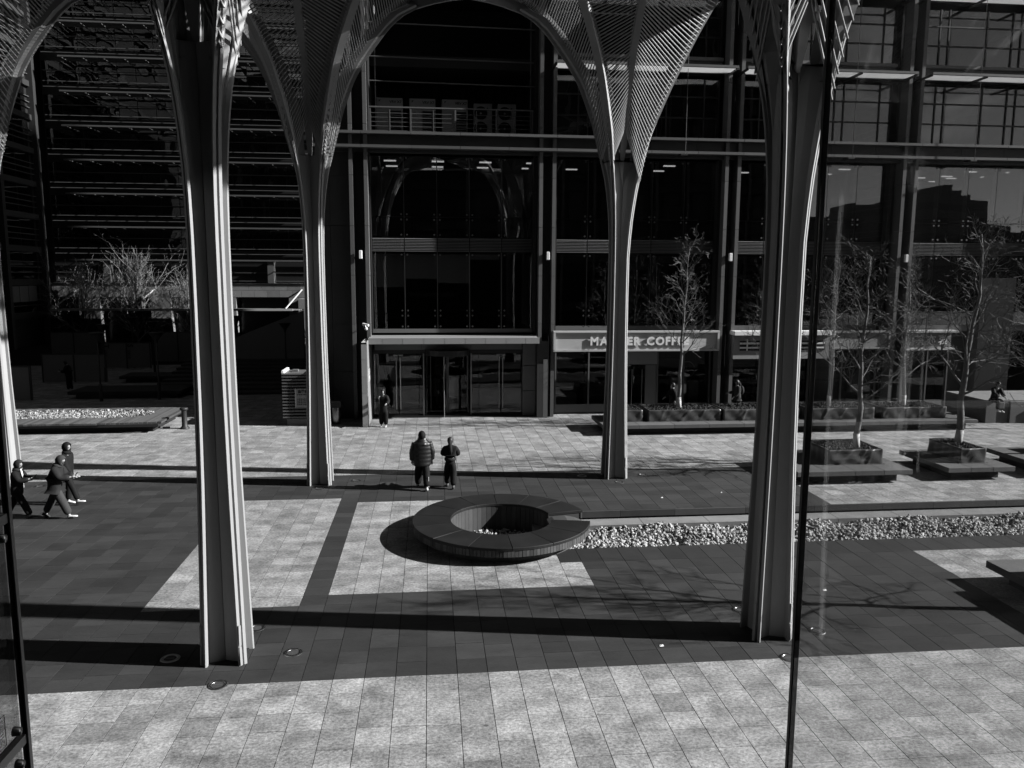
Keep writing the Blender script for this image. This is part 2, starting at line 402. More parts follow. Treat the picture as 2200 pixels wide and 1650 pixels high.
def pebble_mesh(n_, seed):
    r = random.Random(seed); bm = bmesh.new(); bmesh.ops.create_icosphere(bm, subdivisions=1, radius=1)
    for v in bm.verts: v.co *= r.uniform(0.75, 1.15)
    vs_ = [tuple(v.co) for v in bm.verts]; fs_ = [tuple(v.index for v in f.verts) for f in bm.faces]; bm.free(); return vs_, fs_
PEB = [pebble_mesh(0, s) for s in range(6)]
def scatter(mb, pts, smin, smax, r, flat=0.6):
    for (x, y, z) in pts:
        v_, f_ = PEB[r.randrange(6)]; s_ = r.uniform(smin, smax)
        q = Quaternion((r.uniform(-1,1), r.uniform(-1,1), r.uniform(-1,1), r.uniform(-1,1))).normalized()
        sc = Vector((s_*r.uniform(0.9,1.6), s_*r.uniform(0.7,1), s_*flat)); i = len(mb.v)
        for p in v_:
            c = q @ Vector((p[0]*sc.x, p[1]*sc.y, p[2]*sc.z)); mb.v.append((c.x+x, c.y+y, c.z+z))
        mb.f += [tuple(i+k for k in f) for f in f_]
gr = MB(); r_ = random.Random(5); pts = []
for i in range(9500):
    x = 3.4 + (r_.random()**0.8)*15.5; y = r_.uniform(CH_Y0+0.03, 20.72)
    pts.append((x, y, -0.34 + 0.05*math.sin(x*1.7+y*2)+0.04*math.sin(x*4.1-y*3) + r_.uniform(-0.07, 0.06)))
scatter(gr, pts, 0.032, 0.072, r_, 0.75)
gr.box(CH_X0, 40, CH_Y0, 20.72, -0.62, -0.44)
tag(gr.build('channel_gravel', m_grav), kind='stuff')

# ------------------------------------------------------------------ ring bench
RC = (1.78, 19.45); RO, RI, RZ = 2.27, 1.29, 0.45
A_UP, A_DN = R(12.8), R(-11.0)                # the notch, seen from the ring's centre
ring = thing('ring_bench', (RC[0], RC[1], 0), 'round dark stone ring bench with a notch opening onto the gravel channel', 'bench')
n_slab = 13
span = 2*math.pi-(A_UP-A_DN)
def arc_pts(r, a, b, n): return [(RC[0]+r*math.cos(a+(b-a)*i/n), RC[1]+r*math.sin(a+(b-a)*i/n)) for i in range(n+1)]
for i in range(n_slab):
    a = A_UP+span*i/n_slab+0.0025; b = A_UP+span*(i+1)/n_slab-0.0025
    o_ = arc_pts(RO, a, b, 8); q_ = arc_pts(RI, a, b, 8)[::-1]; pl = o_+q_
    oc = arc_pts(RO-0.012, a+0.002, b-0.002, 8)+arc_pts(RI+0.012, a+0.002, b-0.002, 8)[::-1]
    MB().loft([[(x, y, RZ-0.07) for x, y in pl], [(x, y, RZ-0.012) for x, y in pl], [(x, y, RZ) for x, y in oc]]).build('top_slab', m_ring, ring)
core = MB()
ol = arc_pts(RO-0.03, A_UP+0.01, A_UP+span-0.01, 80); il = arc_pts(RI+0.03, A_UP+0.01, A_UP+span-0.01, 80)
for i in range(80):
    core.quad((*ol[i], 0.235), (*il[i], 0.235), (*il[i+1], 0.235), (*ol[i+1], 0.235))
core.lathe([(1.95, -0.02), (1.95, 0.24)], RC, 80, A_UP+0.05, A_UP+span-0.05)
core.lathe([(RI+0.03, 0.24), (RI+0.03, -0.42)], RC, 80, A_UP+0.01, A_UP+span-0.01)
for a in (A_UP+0.01, A_UP+span-0.01):
    c, s_ = math.cos(a), math.sin(a)
    core.quad(*[(RC[0]+r*c, RC[1]+r*s_, z) for r, z in ((RI+0.03, 0.0), (RO-0.02, 0.22), (RO-0.02, RZ-0.07), (RI+0.03, RZ-0.07))])
core.build('bench_core', m_kface, ring)
nb = 150
bm_out = {}
for i in range(nb):
    a = A_UP+span*i/nb; b = A_UP+span*(i+1)/nb; g = 0.0022
    pr = rg.uniform(0.0, 0.006)
    o_ = arc_pts(RO-0.012+pr, a+g, b-g, 1); q_ = arc_pts(RO-0.05, a+g, b-g, 1)[::-1]
    MB().loft([[(x, y, 0.225) for x, y in o_+q_], [(x, y, RZ-0.073) for x, y in o_+q_]]).build('brick', m_ringf, ring)
for i in range(56):
    a = A_UP+span*i/56; b = A_UP+span*(i+1)/56; g = 0.003
    o_ = arc_pts(RI+0.012, a+g, b-g, 1); q_ = arc_pts(RI+0.03, a+g, b-g, 1)[::-1]
    MB().loft([[(x, y, -0.36) for x, y in o_+q_], [(x, y, RZ-0.073) for x, y in o_+q_]]).build('lining_stone', m_kface, ring)
# stone spout lip lying in the notch
sp = MB(); prof = [(RI-0.05, 0.31), (RI+0.1, 0.36), (RI+0.45, 0.36), (RI+0.7, 0.30), (RO-0.05, 0.2)]
for (r0, z0), (r1, z1) in zip(prof[:-1], prof[1:]):
    P = []
    for r, z in ((r0, z0), (r1, z1)):
        for a in (A_DN+0.02, A_UP-0.02): P.append((RC[0]+r*math.cos(a), RC[1]+r*math.sin(a), z))
    sp.loft([[(p[0], p[1], -0.02) for p in (P[0], P[2], P[3], P[1])], [P[0], P[2], P[3], P[1]]])
sp.build('spout_stone', m_kface, ring)
gr2 = MB(); pts = []
for i in range(900):
    a = r_.uniform(0, 2*math.pi); d = 1.27*math.sqrt(r_.random())
    pts.append((RC[0]+d*math.cos(a), RC[1]+d*math.sin(a), -0.27+0.05*(1-d/1.3)+0.03*math.sin(a*3)+r_.uniform(-0.03, 0.03)))
scatter(gr2, pts, 0.035, 0.07, r_)
tag(gr2.build('ring_gravel', m_grav), kind='stuff')

# ------------------------------------------------------------------ in-ground lights
def ground_light(x, y, label):
    t = thing('ground_light', (x, y, 0), label, 'ground light', 'round lights set into the paving around the columns')
    MB().lathe([(0.105, 0.004), (0.11, 0.012), (0.155, 0.010), (0.165, 0.001)], (x, y), 28).build('metal_rim', m_steel, t, True)
    MB().lathe([(0.0, 0.003), (0.104, 0.004)], (x, y), 24).build('lens', m_kface, t, True)
    MB().box(x-0.07, x+0.07, y-0.004, y+0.004, 0.0045, 0.009).build('lamp_bar', m_mull, t)
for x, y, lb in [(-3.48, 12.42, 'round ground light on the light paving edge in front of the front left column'),
                 (-2.45, 13.44, 'round ground light just right of the front left column foot'),
                 (-4.53, 13.42, 'round ground light in the shadow left of the front left column'),
                 (-3.3, 14.5, 'round ground light half hidden behind the front left column'),
                 (6.2, 12.42, 'round ground light beside the near glass edge on light paving'),
                 (7.2, 13.39, 'round ground light seen through glass right of the front right column'),
                 (6.13, 14.44, 'round ground light half hidden behind the front right column'),
                 (-2.42, 25.23, 'small ground light right of the rear left column foot'),
                 (-3.48, 24.36, 'small ground light in front of the rear left column foot'),
                 (6.05, 24.31, 'small ground light with bright lens in front of the middle rear column'),
                 (7.06, 25.19, 'small ground light under tree shadows right of the middle rear column'),
                 (5.0, 25.2, 'small ground light in the dark shadow left of the middle rear column'),
                 (-12.2, 25.4, 'small ground light beside the hooded walkers on the far left'),
                 (-12.9, 24.2, 'small ground light behind the left walker by the far left column')]:
    ground_light(x, y, lb)

# ------------------------------------------------------------------ columns and slatted vault
PROF = [(0, 0), (7.5, 0), (8.5, 0.04), (9.2, 0.12), (9.7, 0.2), (10.5, 0.42), (11.5, 0.68), (12.5, 1.07), (13.0, 1.37), (13.56, 1.78), (14.1, 2.2), (14.56, 2.75), (14.92, 3.9), (15.02, 4.75), (15.3, 7.9)]
PEDGE = [(0, 0), (7.2, 0), (8.3, 0.08), (9.4, 0.24), (10.9, 0.58), (12.4, 1.22), (13.96, 2.0), (15.0, 2.6), (16.2, 3.4)]
def interp(T, z, a=0, b=1):
    for p, q in zip(T[:-1], T[1:]):
        if p[a] <= z <= q[a] and q[a] > p[a]:
            return p[b]+(q[b]-p[b])*(z-p[a])/(q[a]-p[a])
    return T[-1][b] if z > T[-1][a] else T[0][b]
def zof(T, r): return interp(T[1:], r, 1, 0)
# smooth the profile
def smooth_prof(T, n=60):
    zs = [6.5+(T[-1][0]-6.5)*i/n for i in range(n+1)]; rs = [interp(T, z) for z in zs]
    for _ in range(2): rs = [rs[0]]+[(rs[i-1]+2*rs[i]+rs[i+1])/4 for i in range(1, n)]+[rs[-1]]
    return [(0, 0)]+list(zip(zs, rs))
PROF = smooth_prof(PROF); PEDGE = smooth_prof(PEDGE, 40)
def hs(z): return interp([(0, 0.385), (1.2, 0.36), (3, 0.32), (5, 0.295), (9, 0.29), (16, 0.29)], z)
def shs(r): return r
ROD = MB().tube([(0, 0, 0), (0, 0, 1)], 1.0, 6).mesh('rod', m_rod, smooth=True)
def rod(parent, a, b, rad=0.019):
    a, b = Vector(a), Vector(b); d = b-a
    piece('rod', ROD, parent, a, d.to_track_quat('Z', 'Y'), (rad, rad, d.length))
DG = Vector((0.62, 0.785))
def column(cx, cy, dirs, edge, label, cards, sectors, nrod):
    """dirs: rib direction of the corners FL FR BR BL; cards: mid ribs (nx, ny); sectors: rod fields"""
    t = thing('canopy_column', (cx, cy, 0), label, 'column', 'flared columns carrying the slatted vault')
    sg = [(-1, -1), (1, -1), (1, 1), (-1, 1)]
    def P(i, z, r=None):
        T = PEDGE if edge[i] else PROF
        rr = interp(T, z) if r is None else r
        h = hs(z); return Vector((cx+sg[i][0]*h+dirs[i][0]*rr, cy+sg[i][1]*h+dirs[i][1]*rr))
    nrm = [Vector((0,-1)), Vector((1,0)), Vector((0,1)), Vector((-1,0))]
    rings = []
    ZS = [0, 0.4, 0.8, 1.4, 2.2, 3.2, 4.5, 6, 7.2, 7.8, 8.3, 8.8, 9.2, 9.6, 9.9, 10.15]
    for z in ZS:
        ring_ = []
        for i in range(4):
            A, B = P(i, z), P((i+1) % 4, z); n = nrm[i]; tt = Vector((-n.y, n.x))
            wr_ = max(0, (B-A).length-0.62); m = (A+B)/2 - n*(0.15+0.5*wr_); ex = 0.3*wr_
            A2 = A+tt*0.1; B2 = B-tt*0.1
            c_ = 0.105
            n2 = nrm[(i+1) % 4]
            a1 = A+tt*c_; b1 = B-tt*c_
            ma = A+(tt-n)*(c_/2); mb_ = B-(tt+n)*(c_/2)
            ring_ += [ma.lerp(a1, 0.28), ma.lerp(a1, 0.86), a1, a1-n*0.02+tt*0.022, a1-n*(0.09+ex)+tt*0.028,
                      A2.lerp(m, 0.62)-n*(0.035+ex*0.2), m-tt*0.012, m-n*0.012, m+tt*0.012, B2.lerp(m, 0.62)-n*(0.035+ex*0.2),
                      b1-n*(0.09+ex)-tt*0.028, b1-n*0.02-tt*0.022, b1, mb_.lerp(b1, 0.86), mb_.lerp(b1, 0.28)]
            ring_.append(mb_-(n+n2)*0.05)
        rings.append([(p.x, p.y, z) for p in ring_])
    MB().loft(rings).build('shaft', m_white, t)
    for i in range(4):
        n, np_ = nrm[i], nrm[i-1]; tt = Vector((-n.y, n.x)); tp = Vector((-np_.y, np_.x)); rr_ = []
        for z in [9.9, 10.15]+[10.15+0.28*q for q in range(1, 17)]:
            A, B, Q = P(i, z), P((i+1) % 4, z), P(i-1, z); c_ = 0.105; bw = 0.40-0.05*max(0, z-11)
            w1 = max(0, (B-A).length-0.62); w0 = max(0, (A-Q).length-0.62)
            m1 = (A+B)/2-n*(0.15+0.5*min(w1, 0.7)); m0 = (A+Q)/2-np_*(0.15+0.5*min(w0, 0.7))
            a1 = A+tt*c_; ma = A+(tt-n)*(c_/2); b1 = A-tp*c_; mb_ = A-(tp+np_)*(c_/2)
            d1 = a1-n*(0.09+0.3*min(w1, 0.7))+tt*0.028; d0 = b1-np_*(0.09+0.3*min(w0, 0.7))-tp*0.028
            q1 = d1.lerp(m1, min(0.62, bw/max(0.01, (m1-d1).length))); q0 = d0.lerp(m0, min(0.62, bw/max(0.01, (m0-d0).length))); cen = (q1+q0)/2-(n+np_)*0.03
            pts = [mb_-(n+np_)*0.05, ma.lerp(a1, 0.28), a1, d1, q1, cen, q0, d0, b1, mb_.lerp(b1, 0.28)]
            rr_.append([(p.x, p.y, z) for p in pts])
        MB().loft(rr_).build('corner_shell', m_white, t)
    # shoe plates at the foot
    MB().box(cx-0.3, cx+0.3, cy-0.3, cy+0.3, 0, 0.02).build('foot_plate', m_iron, t)
    for i in (1, 0):
        A = P(i, 0.5); n = Vector((sg[i][0], sg[i][1])).normalized(); tt = Vector((-n.y, n.x)); c0 = A-n*0.062
        for (za, zb2) in ((0.02, 0.34), (0.36, 0.72)):
            q = [c0-tt*0.062+n*0.006, c0-tt*0.02+n*0.006, c0-tt*0.02-n*0.01, c0-tt*0.062-n*0.01]
            MB().loft([[(p.x+(0.012*sg[i][0] if za < 0.1 else 0), p.y+(0.012*sg[i][1] if za < 0.1 else 0), za) for p in q], [(p.x, p.y, zb2) for p in q]]).build('seam_plate', m_white, t)
    # corner ribs
    zt = {False: 15.25, True: 15.8}
    for i in range(4):
        T = PEDGE if edge[i] else PROF
        zs = [9.0+0.18*k for k in range(60) if 9.0+0.18*k < (14.86 if not edge[i] else 15.9)]
        if not edge[i]:
            rr = [interp(T, z) for z in zs]; rmax = 4.85 if abs(dirs[i][1]) < 0.1 else 7.4
            r0 = rr[-1]; q = [r0+(rmax-r0)*k/14 for k in range(1, 15)]
            zr = list(zip(zs, rr))+[(zof(T, r), r) for r in q]
        else: zr = [(z, interp(T, z)) for z in zs]
        d = Vector((dirs[i][0], dirs[i][1], 0)); side = Vector((-d.y, d.x, 0))
        rings = []
        xa = abs(dirs[i][1]) < 0.1 and not edge[i]
        deep = 0.46 if xa else (0.16 if not edge[i] else 0.2)
        wd = 0.05 if xa else (0.115 if not edge[i] else 0.07)
        for k, (z, r) in enumerate(zr):
            p = P(i, z, r); c = Vector((p.x, p.y, z))
            k0, k1 = max(k-1, 0), min(k+1, len(zr)-1)
            tan = (d*(zr[k1][1]-zr[k0][1])+Vector((0, 0, zr[k1][0]-zr[k0][0]))).normalized()
            nr = tan.cross(side).normalized()
            if nr.dot(d)+nr.z*(-0.0) > 0: nr = -nr          # pointing back over the vault
            if nr.z < 0 and abs(nr.z) > 0.3: nr = -nr
            gq = min(1, 0.3+max(0, z-9.6)/2.0); dp = deep*gq; wq = wd*gq
            ofs = 0.075-0.05*min(1, max(0, z-10.5)); c = c - Vector((sg[i][0]*ofs, sg[i][1]*ofs, 0))
            rings.append([c-side*wq, c+side*wq, c+side*wq+nr*dp, c-side*wq+nr*dp])
        MB().loft(rings).build('arch_rib' if xa else ('edge_rib' if edge[i] else 'diagonal_rib'), m_white, t)
    # mid ribs
    def C(nv, dd):
        z = 10.0+(zof(PROF, dd+0.25)-zof(PROF, 0.25))*1.0 if dd > 0 else 10.0
        return Vector((cx+nv[0]*(0.16+dd), cy+nv[1]*(0.16+dd), z))
    for nv in cards:
        pts = [C(nv, 4.6*(k/24)**1.5) for k in range(25)]
        side = Vector((-nv[1], nv[0], 0)); rings = []
        for k, c in enumerate(pts):
            s0 = 0.1*min(1, 0.25+k/4)
            dn = Vector((nv[0], nv[1], 0))
            rings.append([c-side*s0, c+side*s0, c+side*s0-dn*0.16+Vector((0,0,0.12)), c-side*s0-dn*0.16+Vector((0,0,0.12))])
        MB().loft(rings).build('mid_rib', m_white, t)
    # rods
    for kind, a, b in sectors:
        if kind == 'xd':            # x-arch corner a to diagonal corner b, rods run in depth
            s_ = 1
            arc = 0.16
            for k in range(nrod):
                dx = 0.30+4.4*(k/(nrod-1))**1.25
                za = zof(PROF, dx)+0.30*min(1, dx); pa = P(a, za, dx)
                rb = min(dx/0.66, 6.9); zb = zof(PROF, rb)+0.09; pb = P(b, zb, rb)
                A = Vector((pa.x, pa.y+(-0.03 if sg[a][1] > 0 else 0.03), za)); B = Vector((pb.x, pb.y, zb)); rod(t, A, B)
        elif kind == 'dc':          # diagonal corner a to mid rib b
            for k in range(nrod):
                q = 0.26+4.2*(k/(nrod-1))**1.3
                T = PEDGE if edge[a] else PROF
                qq = min(q, 3.2) if edge[a] else q
                za = zof(T, qq)+0.09; pa = P(a, za, qq)
                c = C(cards[b], min(q*1.12, 4.6))
                rod(t, (pa.x, pa.y, za), (c.x, c.y, c.z+0.06))
    return t
dFL, dFR, dBL, dBR = (-DG.x, -DG.y), (DG.x, -DG.y), (-DG.x, DG.y), (DG.x, DG.y)
column(-13.0, 25.05, [dFL, dFR, (1, 0), (-1, 0)], [0,0,0,0], 'white flared column at the far left edge behind the hooded walkers', [(0,-1)], [('xd', 2, 1), ('dc', 1, 0)], 74)
column(-3.52, 25.05, [dFL, dFR, (1, 0), (-1, 0)], [0,0,0,0], 'rear white flared column left of the entrance, beside the slatted kiosk', [(0,-1)], [('xd', 2, 1), ('xd', 3, 0), ('dc', 0, 0), ('dc', 1, 0)], 74)
column(6.05, 25.05, [dFL, (1, 0), (1, 0), (-1, 0)], [0,1,1,0], 'rear flared column standing in front of the coffee shop sign', [(0,-1)], [('xd', 3, 0), ('dc', 0, 0), ('dc', 1, 0)], 74)
column(-3.55, 13.4, [dFL, dFR, dBR, dBL], [0,0,0,0], 'large front left flared column with two bright sunlit faces', [(0,-1), (1,0), (0,1), (-1,0)], [('dc', 0, 0), ('dc', 1, 0), ('dc', 1, 1), ('dc', 2, 1), ('dc', 0, 3), ('dc', 3, 3)], 40)
column(6.2, 13.4, [dFL, (1, 0), (1, 0), dBL], [0,1,1,0], 'large front right flared column with thin bright edges beside the near glass', [(0,-1), (0,1), (-1,0)], [('dc', 0, 0), ('dc', 1, 0), ('dc', 0, 2), ('dc', 3, 2)], 40)

# roof panels above the vault, in strips along the column rows
roof = thing('vault_roof', (0, 20, 16.0), 'strip roof panels lying above the slatted vault, closing it from the sun', 'roof')
for (ya, yb) in ((10.4, 16.6), (22.3, 25.9)):
    for (xa, xb) in ((8.75, 11.4), (4.3, 6.6), (0.0, 2.3), (-4.4, -2.1), (-8.7, -6.4), (-13.2, -11)):
        MB().box(xa, xb, ya, yb, 16.15, 16.25).build('roof_panel', m_white, roof)
for y in (10.4, 16.6, 22.3, 25.9): MB().box(-16, 11.4, y-0.08, y+0.08, 16.0, 16.14).build('roof_beam', m_white, roof)

# ------------------------------------------------------------------ front office building
YP, YG = 36.3, 37.1
PX = [(-3.49, 0.82), (5.02, 0.77), (13.72, 0.76), (22.46, 0.76), (31.2, 0.76), (39.9, 0.76)]
bld = thing('office_building', (5, 40, 0), 'tall dark office building with metal piers and point-fixed glass facing the plaza', 'office building')
b = MB()
b.box(-5.2, 60, 46.0, 60.0, 0, 42); b.box(-5.2, 8, 60.0, 72.6, 0, 42)                      # deep body
b.box(-5.2, 60, 37.3, 46.0, 20.6, 42)                   # upper storeys
b.box(-5.2, -2.75, 37.5, 46.0, 0, 20.6); b.box(-5.2, -3.5, 36.65, 37.5, 0, 42)
b.box(41, 60, 37.3, 46, 0, 20.6)
b.build('wall', m_panel, bld)
sl = MB()
for z0, z1 in ((3.5, 3.92), (7.72, 8.30), (12.35, 12.85), (16.0, 16.5), (19.75, 20.6)): sl.box(-2.75, 41, 37.75, 46, z0, z1)
sl.box(-2.75, 41, 37.6, 46, -0.02, 0.02)
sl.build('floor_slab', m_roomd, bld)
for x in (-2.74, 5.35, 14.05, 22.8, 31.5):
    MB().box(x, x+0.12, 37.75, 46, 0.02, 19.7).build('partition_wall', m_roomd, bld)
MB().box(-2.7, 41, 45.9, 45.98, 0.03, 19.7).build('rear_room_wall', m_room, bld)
# dark side panels at the building's left corner
for i in range(10):
    z = i*2.2
    MB().box(-5.19, -4.4, 36.6, 36.645, z+0.008, z+2.192).build('wall_panel', m_panel, bld)
    MB().box(-4.385, -3.5, 36.6, 36.645, z+0.008, z+2.192).build('wall_panel', m_panel, bld)
for x, wd in PX:
    p = MB().box(x+0.17, x+wd-0.17, 36.95, 37.3, 0, 20.6).build('pier', m_panel, bld)
    for q in (x, x+wd-0.165):
        m = MB()
        for i in range(10): m.box(q, q+0.165, YP, YP+0.62, i*2.2+0.01, (i+1)*2.2-0.004)
        m.build('flange', m_flange, p)
# floor beam with two flanges
x = -5.1
while x < 42:
    bm_ = MB().box(x+0.004, x+2.17, 36.42, 36.5, 12.31, 12.77).build('beam', m_panel, bld)
    MB().box(x+0.006, x+2.168, 36.14, 36.5, 12.18, 12.30).build('flange', m_flange, bm_)
    MB().box(x+0.006, x+2.168, 36.14, 36.6, 12.775, 12.89).build('flange', m_flange, bm_)
    x += 2.18
MB().box(-5.1, 42, 36.5, 37.5, 12.02, 12.9).build('beam_web', m_panel, bld)

def pane_grid(xs, zs, y, mt, parent=None, gap=0.012, fittings=True, name='pane', skip=()):
    for i in range(len(xs)-1):
        for j in range(len(zs)-1):
            if (i, j) in skip: continue
            MB().box(xs[i]+gap, xs[i+1]-gap, y, y+0.022, zs[j]+gap, zs[j+1]-gap).build(name, mt, parent or bld)
def fit_row(xs, zs, y):
    m = MB()
    for x in xs:
        for dx in (-0.13, 0.13):
            for z in zs:
                a = [(x+dx+0.042*math.cos(t_*math.pi/4), y-0.03, z+0.042*math.sin(t_*math.pi/4)) for t_ in range(8)]
                m.loft([[(p[0], y, p[2]) for p in a], a])
    tag(m.build('glass_fittings', m_steel, bld), kind='stuff')
def mullions(xs, z0, z1, mt=m_mull, wd=0.022):
    for x in xs:
        MB().box(x-wd, x+wd, YG+0.05, YG+0.3, z0, z1).build('mullion', mt, bld)
def louvres(x0, x1, z0, z1, n=9, split=None):
    MB().box(x0, x1, YG+0.1, YG+0.2, z0, z1).build('louvre_back', m_frame, bld)
    d = (z1-z0)/n
    for i in range(n):
        z = z0+i*d
        xs = split or [x0, x1]
        for a, c in zip(xs[:-1], xs[1:]):
            MB().loft([[(a+0.02, YG-0.02, z+d*0.05), (a+0.02, YG+0.1, z+d*0.62), (a+0.02, YG+0.1, z+d*0.74), (a+0.02, YG-0.02, z+d*0.18)],
                       [(c-0.02, YG-0.02, z+d*0.05), (c-0.02, YG+0.1, z+d*0.62), (c-0.02, YG+0.1, z+d*0.74), (c-0.02, YG-0.02, z+d*0.18)]]).build('louvre', m_louv, bld)
def frame(x0, x1, z0, z1, t=0.14, y0=36.75, y1=37.75):
    m = MB(); m.box(x0-t, x0, y0, y1, z0, z1); m.box(x1, x1+t, y0, y1, z0, z1); m.box(x0-t, x1+t, y0, y1, z1, z1+0.25)
    m.build('bay_frame', m_frame, bld)
bays = [[-2.62, -1.13, 0.39, 1.9, 3.41, 4.86], [5.95, 7.49, 9.04, 10.6, 12.16, 13.68], [14.66, 16.2, 17.75, 19.3, 20.8, 22.25], [23.5, 25.06, 26.6, 28.12, 29.62, 31.1], [32.1, 33.6, 35.2, 36.8, 38.3, 39.8]]
bays = [[q*0.992 for q in xs] for xs in bays]
for bi, xs in enumerate(bays):
    zb = 4.13 if bi == 0 else 4.25
    frame(xs[0], xs[-1], 3.95, 12.02)
    pane_grid(xs, [zb, 4.86, 7.66], YG, m_gl2 if bi == 0 else m_gl)
    pane_grid(xs, [8.36, 9.26, 12.0], YG, m_gl)
    louvres(xs[0], xs[-1], 7.7, 8.33, 9, xs)
    MB().box(xs[0], xs[-1], YG-0.03, YG+0.02, 3.95, zb).build('sill_panel', m_portal, bld)
    fit_row(xs[1:-1], [4.24, 4.74, 4.98, 7.55, 8.46, 9.14, 9.38, 11.88], YG)
    mullions(xs[1:-1], zb, 7.66); mullions(xs[1:-1], 8.36, 12.0)
    if bi: 
        x0, x1 = xs[0]-0.05, xs[-1]+0.0
        # upper storeys: framed windows, spandrel, sunshade shelf of frosted glass
        xm = [x0, x0+1.05, x0+1.5, x0+3.45, x0+4.75, x0+5.2, x0+7.0, x1]
        for (za, zc) in ((12.95, 15.72), (16.62, 19.2)):
            z1_, z2_ = za+(zc-za)*0.36, za+(zc-za)*0.70
            pane_grid(xm, [za, z1_, z2_, zc], YG, m_glw if bi == 1 else m_gl, gap=0.03)
            for x in xm: MB().box(x-0.03, x+0.03, YG-0.05, YG-0.005, za, zc).build('window_bar', m_frame, bld)
            for z in (z1_, z2_): MB().box(x0, x1, YG-0.055, YG-0.004, z-0.03, z+0.03).build('transom', m_frame, bld)
        MB().box(x0, x1, YG-0.3, YG+0.2, 15.95, 16.44).build('spandrel', m_panel, bld)
        MB().box(x0, x1, YG-0.42, YG+0.2, 16.445, 16.58).build('spandrel_cap', m_flange, bld)
        for zs_ in (15.86, 19.42):
            n = 3; d = (x1-x0+0.5)/n
            for k in range(n):
                xa = x0-0.25+k*d
                MB().box(xa+0.06, xa+d-0.06, 35.5, 36.55, zs_-0.02, zs_+0.012).build('sunshade_panel', m_frost, bld)
            MB().box(x0-0.25, x1+0.25, 35.38, 35.49, zs_-0.05, zs_+0.06).build('sunshade_rail', m_flange, bld)
            for k in range(n+1):
                xa = x0-0.25+k*d
                MB().box(xa-0.05, xa+0.05, 35.45, 37.1, zs_-0.11, zs_-0.025).build('sunshade_bracket', m_frame, bld)
        for xc in ([11.64] if bi == 1 else [x0-0.25+(x1-x0+0.5)/3*2] if bi == 2 else [x0-0.25+(x1-x0+0.5)/3]):
            MB().tube([(xc, 35.85, 12.1), (xc, 35.85, 22.0)], 0.013, 6).build('cable', m_steel, bld)
            MB().box(xc-0.22, xc+0.1, 35.8, 36.3, 12.06, 12.13).build('cable_bracket', m_frame, bld)
# blinds behind the entrance bay's lower glass
for x0, x1, z0 in ((-2.55, -1.17, 6.05), (-1.1, 0.36, 6.45), (0.42, 1.86, 6.25), (1.93, 3.3, 7.35)):
    MB().box(x0, x1, YG+0.45, YG+0.47, z0, 7.6).build('roller_blind', m_roomw, bld)
for bi, (xa, xb, zz) in enumerate(((6.0, 7.4, 7.2), (7.5, 9.0, 7.3), (9.1, 10.5, 6.9), (10.7, 13.5, 7.25), (14.7, 18, 7.2), (23.6, 26.5, 5.2), (26.7, 31, 6.9))):
    MB().box(xa, xb, YG+0.5, YG+0.52, zz, 7.6).build('roller_blind', m_roomw, bld)
# office furniture seen as dim shapes behind the glass
fr_ = random.Random(12)
for xs in bays[:4]:
    for i in range(5):
        x = fr_.uniform(xs[0], xs[-1]-1.5); wd = fr_.uniform(0.5, 1.6)
        MB().box(x, x+wd, 39+fr_.random()*3, 42.5, 8.3, 8.3+fr_.uniform(1.2, 2.6)).build('office_cabinet', m_room if i % 2 else m_roomw, bld)
# recessed balcony of the entrance bay, dark, with thin pipes
MB().box(-2.75, 5.35, 41.5, 41.6, 12.86, 19.7).build('balcony_wall', m_frame, bld)
MB().box(-2.68, -2.6, 36.5, 41.5, 12.9, 19.7).build('balcony_side', m_frame, bld)
MB().box(4.9, 5.0, 36.9, 41.5, 12.9, 19.7).build('balcony_side', m_frame, bld)
for z in (15.25, 16.3, 17.75, 19.0):
    MB().tube([(-2.6, 37.5, z+0.05), (4.9, 37.5, z-0.02)], 0.03, 6).build('pipe', m_flange, bld)
for x in (-2.35, 4.75): MB().tube([(x, 37.6, 12.9), (x, 37.6, 19.7)], 0.03, 6).build('pipe', m_flange, bld)
for i in range(5):
    MB().box(-2.3+i*1.4, -1.1+i*1.4, 41.44, 41.49, 15.1, 16.4).build('balcony_window', m_farg, bld)

# ---- entrance portal
MB().box(-2.72, 4.98, 36.3, 37.3, 3.60, 3.83).build('canopy_deck', m_canopy, bld)
MB().box(-2.72, 4.9, 35.32, 36.3, 3.60, 3.824).build('canopy_deck', m_canopy, bld)
xx = [-2.72, -2.1, -1.2, -0.27, 0.66, 1.58, 2.5, 3.42, 4.3, 4.95]
for a, c in zip(xx[:-1], xx[1:]):
    MB().box(a+0.008, c-0.008, 35.25, 35.32, 3.57, 3.835).build('canopy_fascia', m_canopy, bld)
wing = MB().box(-2.92, -2.74, 34.46, 37.3, 0, 3.62).build('wing_wall', m_portal, bld)
for i in range(5):
    MB().box(-2.95, -2.72, 34.41, 34.455, 0.02+i*0.74, 0.75+i*0.74).build('edge_panel', m_canopy, wing)
for i in range(3):
    MB().box(-2.737, -2.705, 34.5, 37.25, 0.03+i*1.25, 1.26+i*1.25).build('face_panel', m_canopy, wing)
MB().box(-2.95, -2.72, 34.41, 37.3, 3.64, 3.72).build('coping', m_sign, wing)
MB().box(4.98, 5.5, 36.2, 37.3, 0, 3.6).build('portal_side', m_panel, bld)
for a, c in ((-2.55, -0.4), (-0.38, 1.9), (1.92, 4.35)):
    MB().box(a, c, 36.92, 37.0, 3.16, 3.55).build('header_panel', m_portal, bld)
MB().box(-2.7, 4.4, 36.93, 37.05, 2.98, 3.155).build('door_header', m_frame, bld)
for i in range(3): MB().box(4.37, 4.96, 36.7, 37.2, 0.02+i*1.2, 1.19+i*1.2).build('jamb_panel', m_portal, bld)
